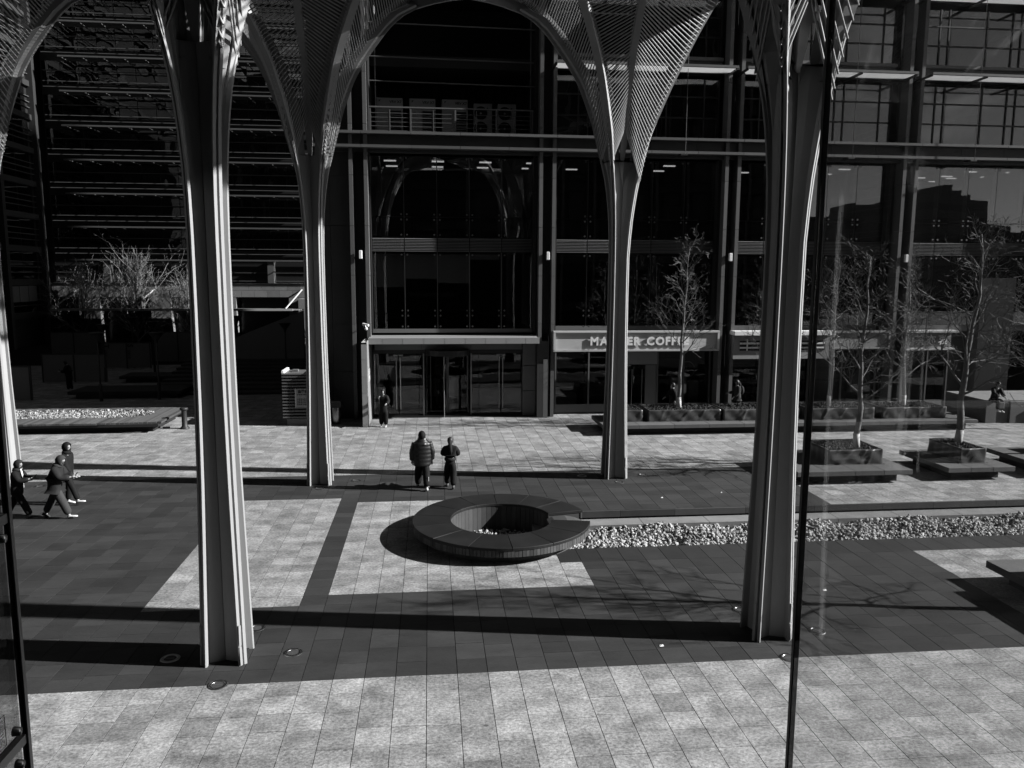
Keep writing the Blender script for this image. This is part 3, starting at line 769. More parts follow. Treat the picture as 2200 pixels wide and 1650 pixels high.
MB().box(-2.7, 5.0, 36.6, 37.4, 0.0, 0.04).build('threshold', m_frame, bld)
def gdoor(x0, x1, hx, y=37.0):
    d = MB().box(x0+0.015, x1-0.015, y, y+0.02, 0.06, 2.97).build('door', m_gl2, bld)
    MB().box(x0+0.015, x1-0.015, y-0.012, y+0.032, 0.045, 0.14).build('kick_rail', m_frame, d)
    MB().box(hx-0.12, hx+0.12, y-0.03, y+0.05, 2.86, 2.93).build('patch_fitting', m_steel, d)
    MB().tube([(hx, y-0.07, 0.35), (hx, y-0.07, 2.8)], 0.018, 8).build('handle', m_steel, d)
gdoor(-2.45, -1.48, -1.57); gdoor(-1.46, -0.5, -1.38); gdoor(2.3, 3.34, 3.26); gdoor(3.36, 4.36, 3.43)
for a, c in ((-2.7, -2.46), (-0.49, -0.3), (1.95, 2.29)): MB().box(a, c, 37.0, 37.02, 0.05, 2.97).build('side_light', m_gl2, bld)
# revolving door
rv = MB()
for a0, a1 in ((R(150), R(210)), (R(-30), R(30))):
    P = [(0.82+1.1*math.cos(a0+(a1-a0)*k/8), 37.35+1.1*math.sin(a0+(a1-a0)*k/8)) for k in range(9)]
    for p, q in zip(P[:-1], P[1:]): rv.quad((*p, 0.05), (*q, 0.05), (*q, 2.9), (*p, 2.9))
rdoor = rv.build('revolving_door', m_gl2, bld)
for k in range(3):
    a = R(20+120*k); c, s_ = math.cos(a), math.sin(a)
    MB().loft([[(0.82+c*r-s_*t_, 37.35+s_*r+c*t_, z) for r, t_ in ((0.04, -0.012), (1.05, -0.012), (1.05, 0.012), (0.04, 0.012))] for z in (0.08, 2.85)]).build('leaf', m_gl2, rdoor)
    f = MB()
    for r in (0.05, 1.03): f.tube([(0.82+c*r, 37.35+s_*r, 0.06), (0.82+c*r, 37.35+s_*r, 2.88)], 0.022, 6)
    f.build('leaf_stile', m_mull, rdoor)
MB().lathe([(0.05, 2.9), (1.15, 2.9), (1.15, 3.15), (0.05, 3.15)], (0.82, 37.35), 32).build('drum_top', m_frame, rdoor)
for x in (-0.3, 1.93): MB().box(x-0.03, x+0.03, 36.95, 37.06, 0.04, 2.97).build('door_post', m_mull, bld)
# lobby: a pale screen and desk inside, dim
MB().box(-0.1, 1.7, 43, 43.6, 0.02, 1.1).build('lobby_desk', m_roomw, bld)
MB().box(-2.3, -0.8, 45, 45.1, 0.1, 3.2).build('lobby_panel', m_roomw, bld)
# slim lift-call post right of the entrance
MB().box(5.25, 5.45, 36.05, 36.12, 0, 2.75).build('trim_post', m_flange, bld)

# ---- shop fronts
def shopfront(xs, top, plinth=0.47):
    for a, c in zip(xs[:-1], xs[1:]):
        MB().box(a+0.012, c-0.012, YG, YG+0.02, plinth, top).build('shop_window', m_gl2, bld)
        MB().box(a+0.012, c-0.012, YG-0.04, YG+0.03, 0.06, plinth-0.01).build('plinth_panel', m_portal, bld)
    for x in xs: MB().box(x-0.035, x+0.035, YG-0.06, YG+0.05, 0.03, top).build('shop_mullion', m_flange, bld)
    MB().box(xs[0], xs[-1], YG-0.07, YG+0.1, top, top+0.3).build('shop_header', m_frame, bld)
shopfront([5.98, 7.6, 9.3], 3.0); shopfront([11.0, 12.3, 13.62], 3.0); shopfront([14.7, 16.7, 18.6], 2.8); shopfront([18.6, 20.4, 22.2], 3.0); shopfront([23.5, 24.9, 26.0], 3.0)
sd = MB().box(9.36, 10.94, YG, YG+0.02, 0.06, 2.35).build('shop_door', m_gl2, bld)
MB().box(9.34, 10.96, YG-0.05, YG+0.03, 2.38, 2.98).build('door_fascia', m_signg, bld)
for x in (9.72, 10.22):
    MB().tube([(x, YG-0.09, 0.4), (x, YG-0.09, 2.15)], 0.02, 6).build('handle', m_steel, sd)
MB().box(10.4, 10.95, YG-0.03, YG+0.06, 0.03, 2.35).build('door_panel', m_portal, bld)
# shop interiors
for x0, x1, y0, y1, z0, z1, mt in [(6.2, 7.3, 38.5, 39.3, 0.02, 0.75, m_roomw), (7.8, 9.0, 39.2, 40.2, 0.02, 1.1, m_room), (6.0, 9.2, 42, 42.2, 1.6, 2.4, m_roomw), (8.2, 9.0, 41, 41.3, 0.02, 2.6, m_room),
                              (11.95, 12.75, 37.9, 38.1, 0.02, 1.6, m_roomw), (12.9, 13.4, 38.0, 38.3, 0.02, 1.4, m_roomw), (11.2, 13.4, 41, 41.4, 1.7, 2.2, m_roomw),
                              (11.2, 13.5, 42, 42.5, 0.02, 1.1, m_roomw), (19, 21.8, 39, 39.8, 0.02, 1.2, m_room), (23.8, 25.6, 38.5, 39, 0.02, 1.6, m_roomw), (15, 18.4, 41, 41.3, 1.2, 1.5, m_roomw)]:
    MB().box(x0, x1, y0, y1, z0, z1).build('shop_counter', mt, bld)
for xa, xb in ((15.0, 16.6), (16.8, 18.4)):
    sh = MB().box(xa, xb, 38.6, 38.65, 0.02, 2.2).build('display_rack', m_roomd, bld)
    for k in range(4):
        MB().box(xa, xb, 38.1, 38.6, 0.3+k*0.48, 0.33+k*0.48).build('rack_shelf', m_roomw, sh)
        g = MB(); xq = xa+0.05
        while xq < xb-0.12:
            wq = fr_.uniform(0.07, 0.16); g.box(xq, xq+wq*0.85, 38.15, 38.4, 0.335+k*0.48, 0.335+k*0.48+fr_.uniform(0.15, 0.32)); xq += wq
        tag(g.build('packets', m_room, sh), kind='stuff')
for (x, z) in ((12.5, 2.35),):
    rl = MB()
    for t_ in range(28):
        a0 = 2*math.pi*t_/28; a1 = 2*math.pi*(t_+1)/28
        rl.quad(*[(x+r*math.cos(a), YG+0.06, z-0.25+r*math.sin(a)) for r, a in ((0.36, a0), (0.42, a0), (0.42, a1), (0.36, a1))])
    rl.build('window_ring', m_signg, bld)
    flat_text('?', 0.5, bld, (x-0.13, YG+0.055, z-0.42), m_signg, 'window_glyph')

# right-hand stone pillar and the return under the building
MB().box(27.5, 29.3, 37.0, 38.2, 0, 6.6).build('stone_pillar', m_pillar, bld)
MB().box(26.1, 27.3, 37.45, 38.0, 0, 7.6).build('stone_pillar', m_panel, bld)
MB().box(29.3, 41, 37.3, 37.6, 3.9, 4.2).build('soffit_beam', m_panel, bld)

# rows of ceiling lights in the office storey
def bay_of(x): return 'the entrance bay' if x < 5 else 'the coffee shop' if x < 14 else 'the striped shop' if x < 22.5 else 'the tea shop'
rown = ('nearest row', 'middle row', 'farthest row', 'row deep inside', 'last row deep inside')
for i in range(15):
    for j in range(3):
        x = -1.9+2.4*i
        if i in (4, 8, 12) and j == 1: continue
        o = MB().box(x-0.3, x+0.3, 39.0+2.0*j, 39.18+2.0*j, 12.28, 12.33).build('ceiling_light', m_lamp)
        tag(o, 'ceiling strip light, %s, above %s' % (rown[j], bay_of(x)), 'ceiling light', 'ceiling lights behind the office glass')
for i in range(4):
    for j in range(2):
        x = 24.4+1.9*i
        o = MB().box(x-0.28, x+0.28, 43.8+1.6*j, 43.95+1.6*j, 12.28, 12.33).build('ceiling_light', m_lamp)
        tag(o, 'ceiling strip light, %s, above %s' % (rown[3+j], bay_of(x)), 'ceiling light', 'ceiling lights behind the office glass')

# wall lamps on the piers
for (x, lb) in ((-3.05, 'small white box lamp on the pier left of the entrance glass'), (5.42, 'small white box lamp on the pier between entrance and coffee shop'),
                (14.08, 'small white box lamp on the pier right of the coffee shop, behind tree tips'), (22.84, 'small white box lamp on the far right pier seen through the near glass')):
    t = thing('wall_lamp', (x, 36.2, 7.5), lb, 'wall lamp', 'box lamps on the facade piers')
    MB().box(x-0.02, x+0.02, 36.28, 36.95, 7.48, 7.56).build('arm', m_frame, t)
    MB().bbox(x-0.06, x+0.08, 36.12, 36.27, 7.34, 7.7, 0.015).build('housing', m_letter, t)
# CCTV camera on the pier above the wing wall
t = thing('security_camera', (-2.75, 36.1, 4.3), 'small security camera on the pier just above the entrance canopy', 'camera')
MB().tube([(-3.0, 36.3, 4.25), (-2.95, 36.0, 4.3), (-2.85, 35.9, 4.35)], 0.025, 6).build('bracket', m_steel, t)
MB().tube([(-2.98, 35.95, 4.42), (-2.72, 35.75, 4.38)], [0.06, 0.05], 10).build('housing', m_letter, t)
MB().ball((-2.84, 35.87, 4.22), 0.075, 0.075, 0.075).build('dome', m_letter, t, True)

# ---- signs
def sign(name, label, x0, x1, z0, z1, y0, mt, rim=m_sign):
    t = thing(name, ((x0+x1)/2, y0+0.15, z0), label, 'sign')
    MB().box(x0+0.1, x1-0.1, y0+0.09, y0+0.3, z0+0.08, z1-0.08).build('board', mt, t)
    m = MB(); m.box(x0, x1, y0, y0+0.3, z1-0.08, z1); m.box(x0, x1, y0+0.02, y0+0.3, z0, z0+0.08); m.box(x0, x0+0.1, y0+0.003, y0+0.3, z0+0.08, z1-0.08); m.box(x1-0.1, x1, y0+0.003, y0+0.3, z0+0.08, z1-0.08)
    m.build('sign_frame', rim, t)
    return t
t = sign('shop_sign', 'long white framed sign reading MANNER COFFEE with raised letters', 5.71, 13.66, 3.12, 4.07, 36.0, m_sign)
tm = text_mesh('MANNER COFFEE', 0.5, 0.012, 0.012)
d = mdims(tm); wtot = 11.95-7.45; sx = wtot/(d[1]-d[0])
xcur = 7.45
for ch in 'MANNER COFFEE':
    if ch == ' ': xcur += 0.22; continue
    me = text_mesh(ch, 0.52, 0.016, 0.02); me.materials.clear(); me.materials.append(m_letter); dd = mdims(me)
    piece('letter', me, t, (xcur-dd[0], 36.04, 3.42), ROT_XZ); xcur += (dd[1]-dd[0])+0.062
xend = xcur
t2 = thing('hanging_sign', (9.9, 36.9, 2.7), 'small grey door sign reading MANNER above an outlined triangle', 'sign')
MB().box(9.42, 10.05, 37.26, 37.29, 2.78, 3.04).build('plate', m_frame, t2)
flat_text('MANNER', 0.15, t2, (9.46, 37.255, 2.86), m_letter, bold=0.004)
tr = MB(); T3 = [(9.56, 2.74), (9.92, 2.74), (9.74, 2.44)]
for k in range(3):
    a, c = T3[k], T3[(k+1) % 3]; tr.tube([(a[0], 37.28, a[1]), (c[0], 37.28, c[1])], 0.012, 5)
tr.build('triangle_outline', m_letter, t2)
t = thing('shop_sign', (16.8, 36.1, 2.75), 'striped convenience shop sign on a grey fascia behind the front right column', 'sign')
MB().box(14.36, 19.15, 36.05, 36.4, 2.72, 3.84).build('board', m_signg, t)
MB().box(14.3, 19.3, 35.75, 36.4, 3.87, 4.06).build('awning_strip', m_letter, t)
for k, (z0, z1, mt) in enumerate(((3.6, 3.68, m_signg), (3.52, 3.59, m_black), (3.42, 3.50, m_letter), (3.3, 3.41, m_black), (3.22, 3.29, m_letter), (3.12, 3.2, m_black))):
    MB().box(14.68, 18.9, 36.02, 36.048, z0, z1).build('stripe', mt, t)
MB().box(15.0, 15.06, 36.0, 36.019, 3.12, 3.66).build('divider', m_letter, t)
t = sign('shop_sign', 'plain pale sign board between the striped sign and the tea shop', 19.3, 22.3, 3.16, 4.03, 36.1, m_signg, m_signg)
t = thing('shop_sign', (24.4, 36.2, 3.18), 'grey tea shop sign with three white raised Chinese characters', 'sign')
MB().box(23.1, 25.5, 36.2, 36.45, 3.2, 3.95).build('board', m_signg, t)
MB().box(23.05, 25.72, 35.95, 36.45, 3.96, 4.06).build('cap', m_sign, t)
MB().box(23.05, 25.6, 36.0, 36.45, 3.1, 3.19).build('rail', m_sign, t)
for k, ch in enumerate('茶亦衷'): flat_text(ch, 0.52, t, (23.55+k*0.62, 36.17, 3.4), m_letter, depth=0.012, bold=0.006)
t = thing('wall_sign', (-2.7, 35.9, 2.5), 'small white lettering in two rows on the sunlit entrance wing wall', 'sign')
RYZ = Quaternion((0,0,1), R(90)) @ Quaternion((1,0,0), R(90))
for j in range(2):
    for k in range(3):
        z = 2.22-j*0.3; y = 35.0+k*0.42
        g = MB()
        for (ya, yb, za, zb2) in ((0, .3, .2, .23), (0, .3, .1, .13), (.02, .06, 0, .22), (.22, .26, 0, .22), (.12, .16, -.02, .25)): g.box(-2.703, -2.695, y+ya, y+yb, z+za, z+zb2)
        g.build('glyph', m_letter, t)

# ---- air conditioners and railing on the balcony
def ac_big(x, lb):
    t = thing('air_conditioner', (x+0.6, 39.3, 12.86), lb, 'air conditioner', 'air conditioners on the balcony')
    MB().bbox(x, x+1.23, 39.0, 39.75, 12.9, 14.9, 0.02).build('casing', m_ac, t)
    MB().box(x+0.06, x+1.17, 38.985, 38.998, 14.42, 14.86).build('top_panel', m_ac, t)
    m = MB()
    for k in range(12): m.box(x+0.62, x+1.16, 38.97, 38.998, 12.98+k*0.115, 13.05+k*0.115)
    m.build('grille', m_black, t)
    flat_text('VRV X7', 0.17, t, (x+0.62, 38.98, 14.66), m_black, bold=0.004)
    MB().loft([[(x+0.12, 38.982, 14.8), (x+0.22, 38.982, 14.8), (x+0.12, 38.982, 14.7)], [(x+0.12, 38.978, 14.8), (x+0.22, 38.978, 14.8), (x+0.12, 38.978, 14.7)]]).build('maker_mark', m_black, t)
ac_big(-2.4, 'large air conditioner marked VRV X7, nearest the left pier'); ac_big(-0.86, 'large air conditioner marked VRV X7, second from the left pier'); ac_big(0.68, 'large air conditioner marked VRV X7, behind the middle railing post')
def ac_small(x, lb):
    t = thing('air_conditioner', (x+0.45, 39.2, 12.86), lb, 'air conditioner', 'air conditioners on the balcony')
    MB().bbox(x, x+0.88, 39.0, 39.4, 13.1, 14.75, 0.02).build('casing', m_ac, t)
    for z in (13.6, 14.3):
        m = MB().lathe([(0.05, 0), (0.3, 0), (0.31, 0.02)], (0, 0), 20)
        piece('fan', m.mesh('fan', m_black), t, (x+0.33, 38.99, z), ROT_XZ)
    MB().box(x+0.1, x+0.2, 39.05, 39.3, 12.86, 13.1).build('foot', m_frame, t); MB().box(x+0.66, x+0.76, 39.05, 39.3, 12.86, 13.1).build('foot', m_frame, t)
    MB().loft([[(x+0.62, 38.992, 14.56), (x+0.7, 38.992, 14.56), (x+0.62, 38.992, 14.47)], [(x+0.62, 38.988, 14.56), (x+0.7, 38.988, 14.56), (x+0.62, 38.988, 14.47)]]).build('maker_mark', m_black, t)
ac_small(2.2, 'narrow two-fan air conditioner right of the three large ones'); ac_small(3.35, 'narrow two-fan air conditioner at the right end of the balcony')
t = thing('balcony_railing', (1.1, 36.9, 12.9), 'steel railing of thin horizontal bars along the entrance balcony', 'railing')
for x in (-2.55, -0.75, 1.25, 3.1, 4.75):
    MB().box(x-0.035, x+0.035, 36.87, 36.93, 12.9, 14.05).build('post', m_flange, t)
for x in (-1.68, 0.26, 2.2, 3.95): MB().box(x-0.018, x+0.018, 36.88, 36.92, 12.95, 13.98).build('thin_post', m_flange, t)
for k in range(5): MB().tube([(-2.55, 36.9, 13.03+k*0.19), (4.75, 36.9, 13.03+k*0.19)], 0.012, 6).build('bar', m_flange, t)
MB().box(-2.6, 4.8, 36.86, 36.94, 14.02, 14.08).build('top_rail', m_flange, t)

# ------------------------------------------------------------------ granite benches, wrapped planters, bare trees
def plinth(x0, x1, y0, y1, label, njoint=4):
    t = thing('granite_bench', ((x0+x1)/2, (y0+y1)/2, 0), label, 'bench')
    MB().box(x0+0.35, x1-0.32, y0+0.35, y1-0.3, 0, 0.295).build('base', m_kerb, t)
    d = (x1-x0)/njoint
    for k in range(njoint): MB().bbox(x0+k*d+0.003, x0+(k+1)*d-0.003, y0, y1, 0.297, 0.45, 0.008).build('slab', m_gran, t)
    return t
plinth(7.15, 23.84, 31.6, 34.1, 'long granite bench slab in front of the shops carrying five wrapped planters', 11)
plinth(11.6, 15.5, 23.35, 26.5, 'low granite bench behind the near glass edge carrying one wrapped planter', 4)
plinth(16.8, 19.15, 23.45, 26.2, 'low granite bench right of the glass edge with a narrow wrapped planter', 3)
plinth(20.2, 23.8, 23.5, 26.3, 'low granite bench cut off by the right border beyond the narrow planter', 3)
plinth(12.12, 15.2, 11.6, 15.45, 'granite bench corner at the right border below the gravel channel', 3)
def wrapped(x0, x1, y0, y1, label, seed, h=0.5, z0=0.452):
    r = random.Random(seed)
    t = thing('wrapped_planter', ((x0+x1)/2, (y0+y1)/2, z0), label, 'planter', 'plastic-wrapped planters on the granite benches')
    # creased sheet hung round the box
    m = MB(); nx = max(10, int((x1-x0)/0.045)); ny = max(10, int((y1-y0)/0.06)); nz = 9
    per = [(x0+(x1-x0)*i/nx, y0, 0, -1) for i in range(nx)]+[(x1, y0+(y1-y0)*i/ny, 1, 0) for i in range(ny)]+[(x1-(x1-x0)*i/nx, y1, 0, 1) for i in range(nx)]+[(x0, y1-(y1-y0)*i/ny, -1, 0) for i in range(ny)]
    cre = [(r.uniform(x0-0.3, x1+0.3), r.uniform(0.4, 1.3), r.uniform(0.012, 0.032), r.uniform(0.03, 0.07)) for _ in range(int((x1-x0)*9))]
    rings = []
    for k in range(nz+1):
        z = h*k/nz; rr = []
        for (x, y, nx_, ny_) in per:
            o = 0.012*math.sin(x*9+z*8)+0.008*math.sin(y*17)
            u = x+y
            for (c, sl_, am, wd) in cre:
                q = (x-c-(z-h/2)*sl_)/wd
                if abs(q) < 3: o += am*math.exp(-q*q)*(0.5+0.5*math.sin(z*5+c*7))
            o *= 1.0 if 0 < k < nz else 0.3
            flare = 0.03*(1-k/nz)**2
            rr.append((x+nx_*(o+flare), y+ny_*(o+flare), z0+z))
        rings.append(rr)
    inner = [(x-nx_*0.06, y-ny_*0.06, z0+h) for (x, y, nx_, ny_) in per]; low = [(x-nx_*0.06, y-ny_*0.06, z0+h-0.08) for (x, y, nx_, ny_) in per]
    m.loft(rings+[inner, low], cap0=False, cap1=True)
    m.build('plastic_wrap', m_wrap, t, True)
    MB().box(x0-0.06, x1+0.06, y0-0.05, y1+0.05, z0-0.001, z0+0.018).build('tray', m_gran, t)
    so = MB(); pts = [(r.uniform(x0+0.06, x1-0.06), r.uniform(y0+0.06, y1-0.06), z0+h-0.07+r.uniform(0, 0.06)) for _ in range(int((x1-x0)*(y1-y0)*170))]
    scatter(so, pts, 0.02, 0.05, r)
    tag(so.build('bark_chips', m_soil, t), kind='stuff')
wrapped(7.75, 9.0, 32.35, 33.9, 'wrapped planter at the left end of the long bench, half behind the rear column', 1)
wrapped(9.25, 12.42, 32.3, 33.9, 'wrapped planter under the coffee sign with a thin bare tree', 2)
wrapped(12.55, 15.9, 32.25, 33.9, 'wrapped planter half hidden behind the front right column', 3)
wrapped(16.35, 19.35, 32.2, 33.9, 'wrapped planter right of the near glass edge, fourth along the long bench', 4)
wrapped(19.75, 22.72, 32.2, 33.9, 'wrapped planter at the right end of the long bench', 5)
wrapped(13.05, 14.95, 24.2, 25.9, 'wrapped planter in front of the long bench holding a tall bare tree', 6)
wrapped(17.6, 18.52, 24.05, 25.75, 'narrow wrapped planter seen end-on with its left side in shadow', 7)
wrapped(21.75, 23.2, 24.1, 25.9, 'wrapped planter at the right border, only its dark corner in view', 8)
wrapped(12.75, 14.6, 12.2, 14.6, 'wrapped planter on the bench corner at the lower right border', 9)

def bare_tree(x, y, h, seed, label, z0=0.88, r0=0.085, group='bare trees in the wrapped planters', white=0.55, spread=1.0, first=1.3, nbr=26, lean=0.0, upright=0.35, name='bare_tree', low_split=False, bmt=None):
    bmt = bmt or m_bark
    r = random.Random(seed)
    t = thing(name, (x, y, z0), label, 'tree', group)
    n = 14; pts = []; px_, py_ = 0, 0
    for k in range(n+1):
        q = k/n
        pts.append(Vector((x+lean*q*h+px_, y+py_, z0+h*q))); px_ += r.uniform(-1, 1)*h*0.008; py_ += r.uniform(-1, 1)*h*0.008
    rad = [r0*(1-0.9*k/n) + 0.006 for k in range(n+1)]
    kw = max(1, int(round(white/h*n)))
    pts[0].z -= 0.05
    MB().tube(pts, rad, 8).build('trunk', m_bark, t, True)
    MB().tube([pts[0], pts[0]+(pts[1]-pts[0]).normalized()*white], [rad[0]*1.06, rad[0]*0.98], 10).build('painted_foot', m_limew, t, True)
    br = MB()
    def limb(p, d, L_, rd, depth):
        ns = 5 if depth < 2 else 4
        q = [p]; dd = d.copy(); subs = []
        for k in range(ns):
            dd = (dd+Vector((r.uniform(-1, 1), r.uniform(-1, 1), r.uniform(-0.8, 1.0)+upright*0.4))*0.27).normalized()
            p = p+dd*(L_/ns); q.append(p); subs.append((p, dd.copy(), k))
        br.tube(q, [max(0.005, rd*0.85*(1-0.75*k/ns)) for k in range(ns+1)], 5 if depth == 0 else 3, False)
        if depth < 3:
            for (pp, d2, k) in subs:
                if r.random() < (0.9 if depth == 0 else 0.6 if depth == 1 else 0.5):
                    for _ in range(2 if depth == 0 and r.random() < 0.6 else 1):
                        ax = d2.orthogonal().normalized(); ax.rotate(Quaternion(d2, r.uniform(0, 6.28)))
                        nd = (d2*0.75+ax*r.uniform(0.6, 1.0)+Vector((0, 0, 0.18*upright))).normalized()
                        limb(pp, nd, L_*r.uniform(0.38, 0.6), rd*0.55, depth+1)
    for k in range(nbr):
        q = first/h+(0.98-first/h)*(k/(nbr-1)); i = min(n-1, int(q*n)); p = pts[i].lerp(pts[i+1], q*n-i)
        az = k*2.4+r.uniform(-0.5, 0.5); el = upright+r.uniform(-0.2, 0.3)+0.5*q
        d = Vector((math.cos(az)*math.cos(el), math.sin(az)*math.cos(el), math.sin(el)))
        limb(p, d, spread*h*0.30*(1-0.72*q)*r.uniform(0.7, 1.25), rad[i]*0.5, 0)
    br.build('branches', bmt, t)
    return t
bare_tree(10.84, 33.05, 6.9, 21, 'thin bare tree in front of the coffee sign', first=2.3, nbr=17, spread=1.15, lean=0.02)
bare_tree(14.9, 33.1, 6.2, 22, 'bare tree mostly hidden behind the front right column', first=1.5, nbr=20, spread=1.2)
bare_tree(17.67, 33.05, 6.2, 23, 'bare tree just right of the near glass edge on the long bench', first=1.6, nbr=17, spread=1.25)
bare_tree(21.13, 32.9, 6.4, 24, 'bare tree in front of the grey tea shop sign', first=1.3, nbr=17, spread=1.25, lean=0.03)
bare_tree(14.33, 24.75, 6.4, 25, 'tall bare tree with dark trunk in the planter behind the glass edge', r0=0.1, first=1.6, nbr=20, spread=1.2, lean=0.015)
bare_tree(18.3, 25.2, 7.2, 26, 'tallest bare tree with dark leaning trunk in the narrow planter', r0=0.12, first=1.7, nbr=19, spread=1.25, lean=0.025)
bare_tree(22.4, 25.0, 6.2, 28, 'bare tree at the right border with only its branches in view', first=1.5, nbr=22, spread=1.3)
bare_tree(13.6, 13.6, 6.2, 29, 'bare tree just beyond the right border throwing branch shadows on dark paving', r0=0.1, first=1.6, nbr=20, spread=1.4)
bare_tree(26.5, 31.5, 6.5, 30, 'bare tree beyond the right border above the stone wall', first=1.4, nbr=20, spread=1.3)

# stone wall block at the right
t = thing('stone_wall', (26.0, 34.5, 0), 'pale stone wall block at the right border with a seated person on it', 'wall')
for (x0, x1, y0, y1) in ((25.3, 26.4, 33.1, 36), (26.42, 27.9, 33.0, 36), (27.92, 31, 32.8, 36)):
    MB().bbox(x0, x1, y0, y1, 0, 1.0, 0.012).build('wall_block', m_gran, t)
MB().box(25.3, 31, 33.1, 36, 1.002, 1.06).build('coping', m_conc, t)

# ------------------------------------------------------------------ left: deck bed, bollard, kiosk, bin
t = thing('deck_planter', (-15, 36, 0), 'low dark timber deck around a rounded bed of pale dry plants', 'planter')
DX0, DX1 = -30.0, -11.35
def dside(x): return 34.0+0.0*x
MB().box(DX0, DX1-0.35, 34.2, 37.2, 0, 0.30).build('base', m_kerb, t)
k = 0; y_ = 0
x = DX0
def in_bed(x, y): return (x < -13.9 and 35.15 < y < 37.15) or ((x+13.9)**2/1.6**2+(y-36.15)**2/1.0**2 < 1 and x >= -13.9)
nb_ = 0
while x < DX1-0.02:
    xm = x+0.09
    # each plank runs in depth; it is cut where the bed lies
    if xm < -13.9: segs = [(33.75, 35.12), (37.18, 37.75)]
    elif xm < -12.32:
        hh = math.sqrt(max(0, 1-((xm+13.9)/1.6)**2)); segs = [(33.75+(xm+13.9)*0.1, 36.15-hh), (36.15+hh, 37.75)]
    else: segs = [(33.85+(xm+12.8)*0.1, 37.75)]
    for a, c in segs:
        if xm > -21.5: MB().box(x+0.006, x+0.174, a, c, 0.38, 0.45+0.004*(nb_ % 3)).build('plank', m_wood, t); nb_ += 1
    x += 0.18
MB().box(DX0, DX1, 33.8, 33.9, 0.27, 0.38).build('fascia', m_iron, t)
MB().box(DX1-0.1, DX1-0.02, 33.9, 37.7, 0.27, 0.38).build('fascia', m_iron, t)
for i in range(6): MB().box(-20.3+i*1.8, -20.0+i*1.8, 34.17, 34.2, 0.1, 0.2).build('vent', m_black, t)
dp = MB(); r9 = random.Random(9); pts = []
while len(pts) < 2600:
    x, y = r9.uniform(-19.6, -12.2), r9.uniform(35.1, 37.2)
    if in_bed(x, y): pts.append((x, y, 0.40+r9.uniform(-0.05, 0.09)))
scatter(dp, pts, 0.02, 0.06, r9, 0.35)
dp.box(DX0, -13.9, 35.1, 37.2, 0.3, 0.38)
tag(dp.build('dry_bed_plants', m_shrubbed, t), kind='stuff')
t = thing('bollard', (-10.57, 34.75, 0), 'dark round bollard with a flat cap at the corner of the timber deck', 'bollard')
MB().lathe([(0.001, 0), (0.2, 0), (0.2, 0.03), (0.15, 0.08), (0.115, 0.14), (0.11, 0.76), (0.12, 0.8)], (-10.57, 34.75), 20).build('post', m_iron, t, True)
MB().lathe([(0.12, 0.8), (0.17, 0.82), (0.17, 0.9), (0.13, 0.92), (0.001, 0.925)], (-10.57, 34.75), 20).build('cap', m_iron, t, True)
t = thing('slatted_kiosk', (-5.6, 35.6, 0), 'dark kiosk enclosed by horizontal metal slats left of the rear column', 'kiosk')
MB().box(-6.3, -4.6, 35.1, 36.3, 0, 0.3).build('base', m_portal, t)
for k in range(14):
    z = 0.36+k*0.138
    MB().box(-6.45, -4.5, 34.95, 35.0, z, z+0.055).build('slat', m_flange, t)
    MB().box(-6.47, -6.42, 35.005, 36.4, z, z+0.055).build('slat', m_flange, t)
MB().box(-6.45, -4.5, 34.94, 36.4, 2.27, 2.33).build('top_rim', m_flange, t)
for x in (-6.1, -5.2, -4.6): MB().box(x, x+0.05, 35.02, 35.07, 0.3, 2.27).build('post', m_iron, t)
MB().box(-6.3, -4.6, 35.9, 35.95, 0.3, 2.2).build('back_sheet', m_frame, t)
MB().box(-6.46, -6.36, 35.0, 36.4, 2.335, 2.45).build('side_rail', m_letter, t)
MB().box(-6.1, -5.85, 35.6, 35.9, 2.335, 2.42).build('control_box', m_portal, t)
t = thing('notice_board', (-5.65, 34.9, 1.3), 'pale notice with four large Chinese characters fixed to the kiosk slats', 'sign')
MB().box(-5.9, -4.85, 34.9, 34.935, 0.83, 1.66).build('board', m_signg, t)
flat_text('温馨提示', 0.15, t, (-5.78, 34.895, 1.48), m_black, depth=0.002, bold=0.004)
for k, (z, n_) in enumerate(((1.38, 12), (1.18, 9), (1.1, 9), (1.02, 10), (0.94, 9))):
    g = MB()
    for i in range(n_): g.box(-5.8+i*0.075, -5.75+i*0.075, 34.892, 34.899, z, z+0.045 if i % 3 else z+0.03)
    g.build('text_line', m_black, t)
t = thing('litter_bin', (-4.2, 35.4, 0), 'narrow litter bin with pale body standing against the dark corner wall', 'bin')
MB().lathe([(0.001, 0.02), (0.2, 0.02), (0.21, 0.1), (0.21, 0.72), (0.2, 0.75)], (-4.2, 35.4), 20).build('body', m_steel, t, True)
MB().box(-4.45, -3.95, 35.2, 35.6, 0.76, 0.98).build('hood', m_iron, t)
MB().box(-4.42, -3.98, 35.18, 35.62, 1.0, 1.03).build('lid', m_flange, t)

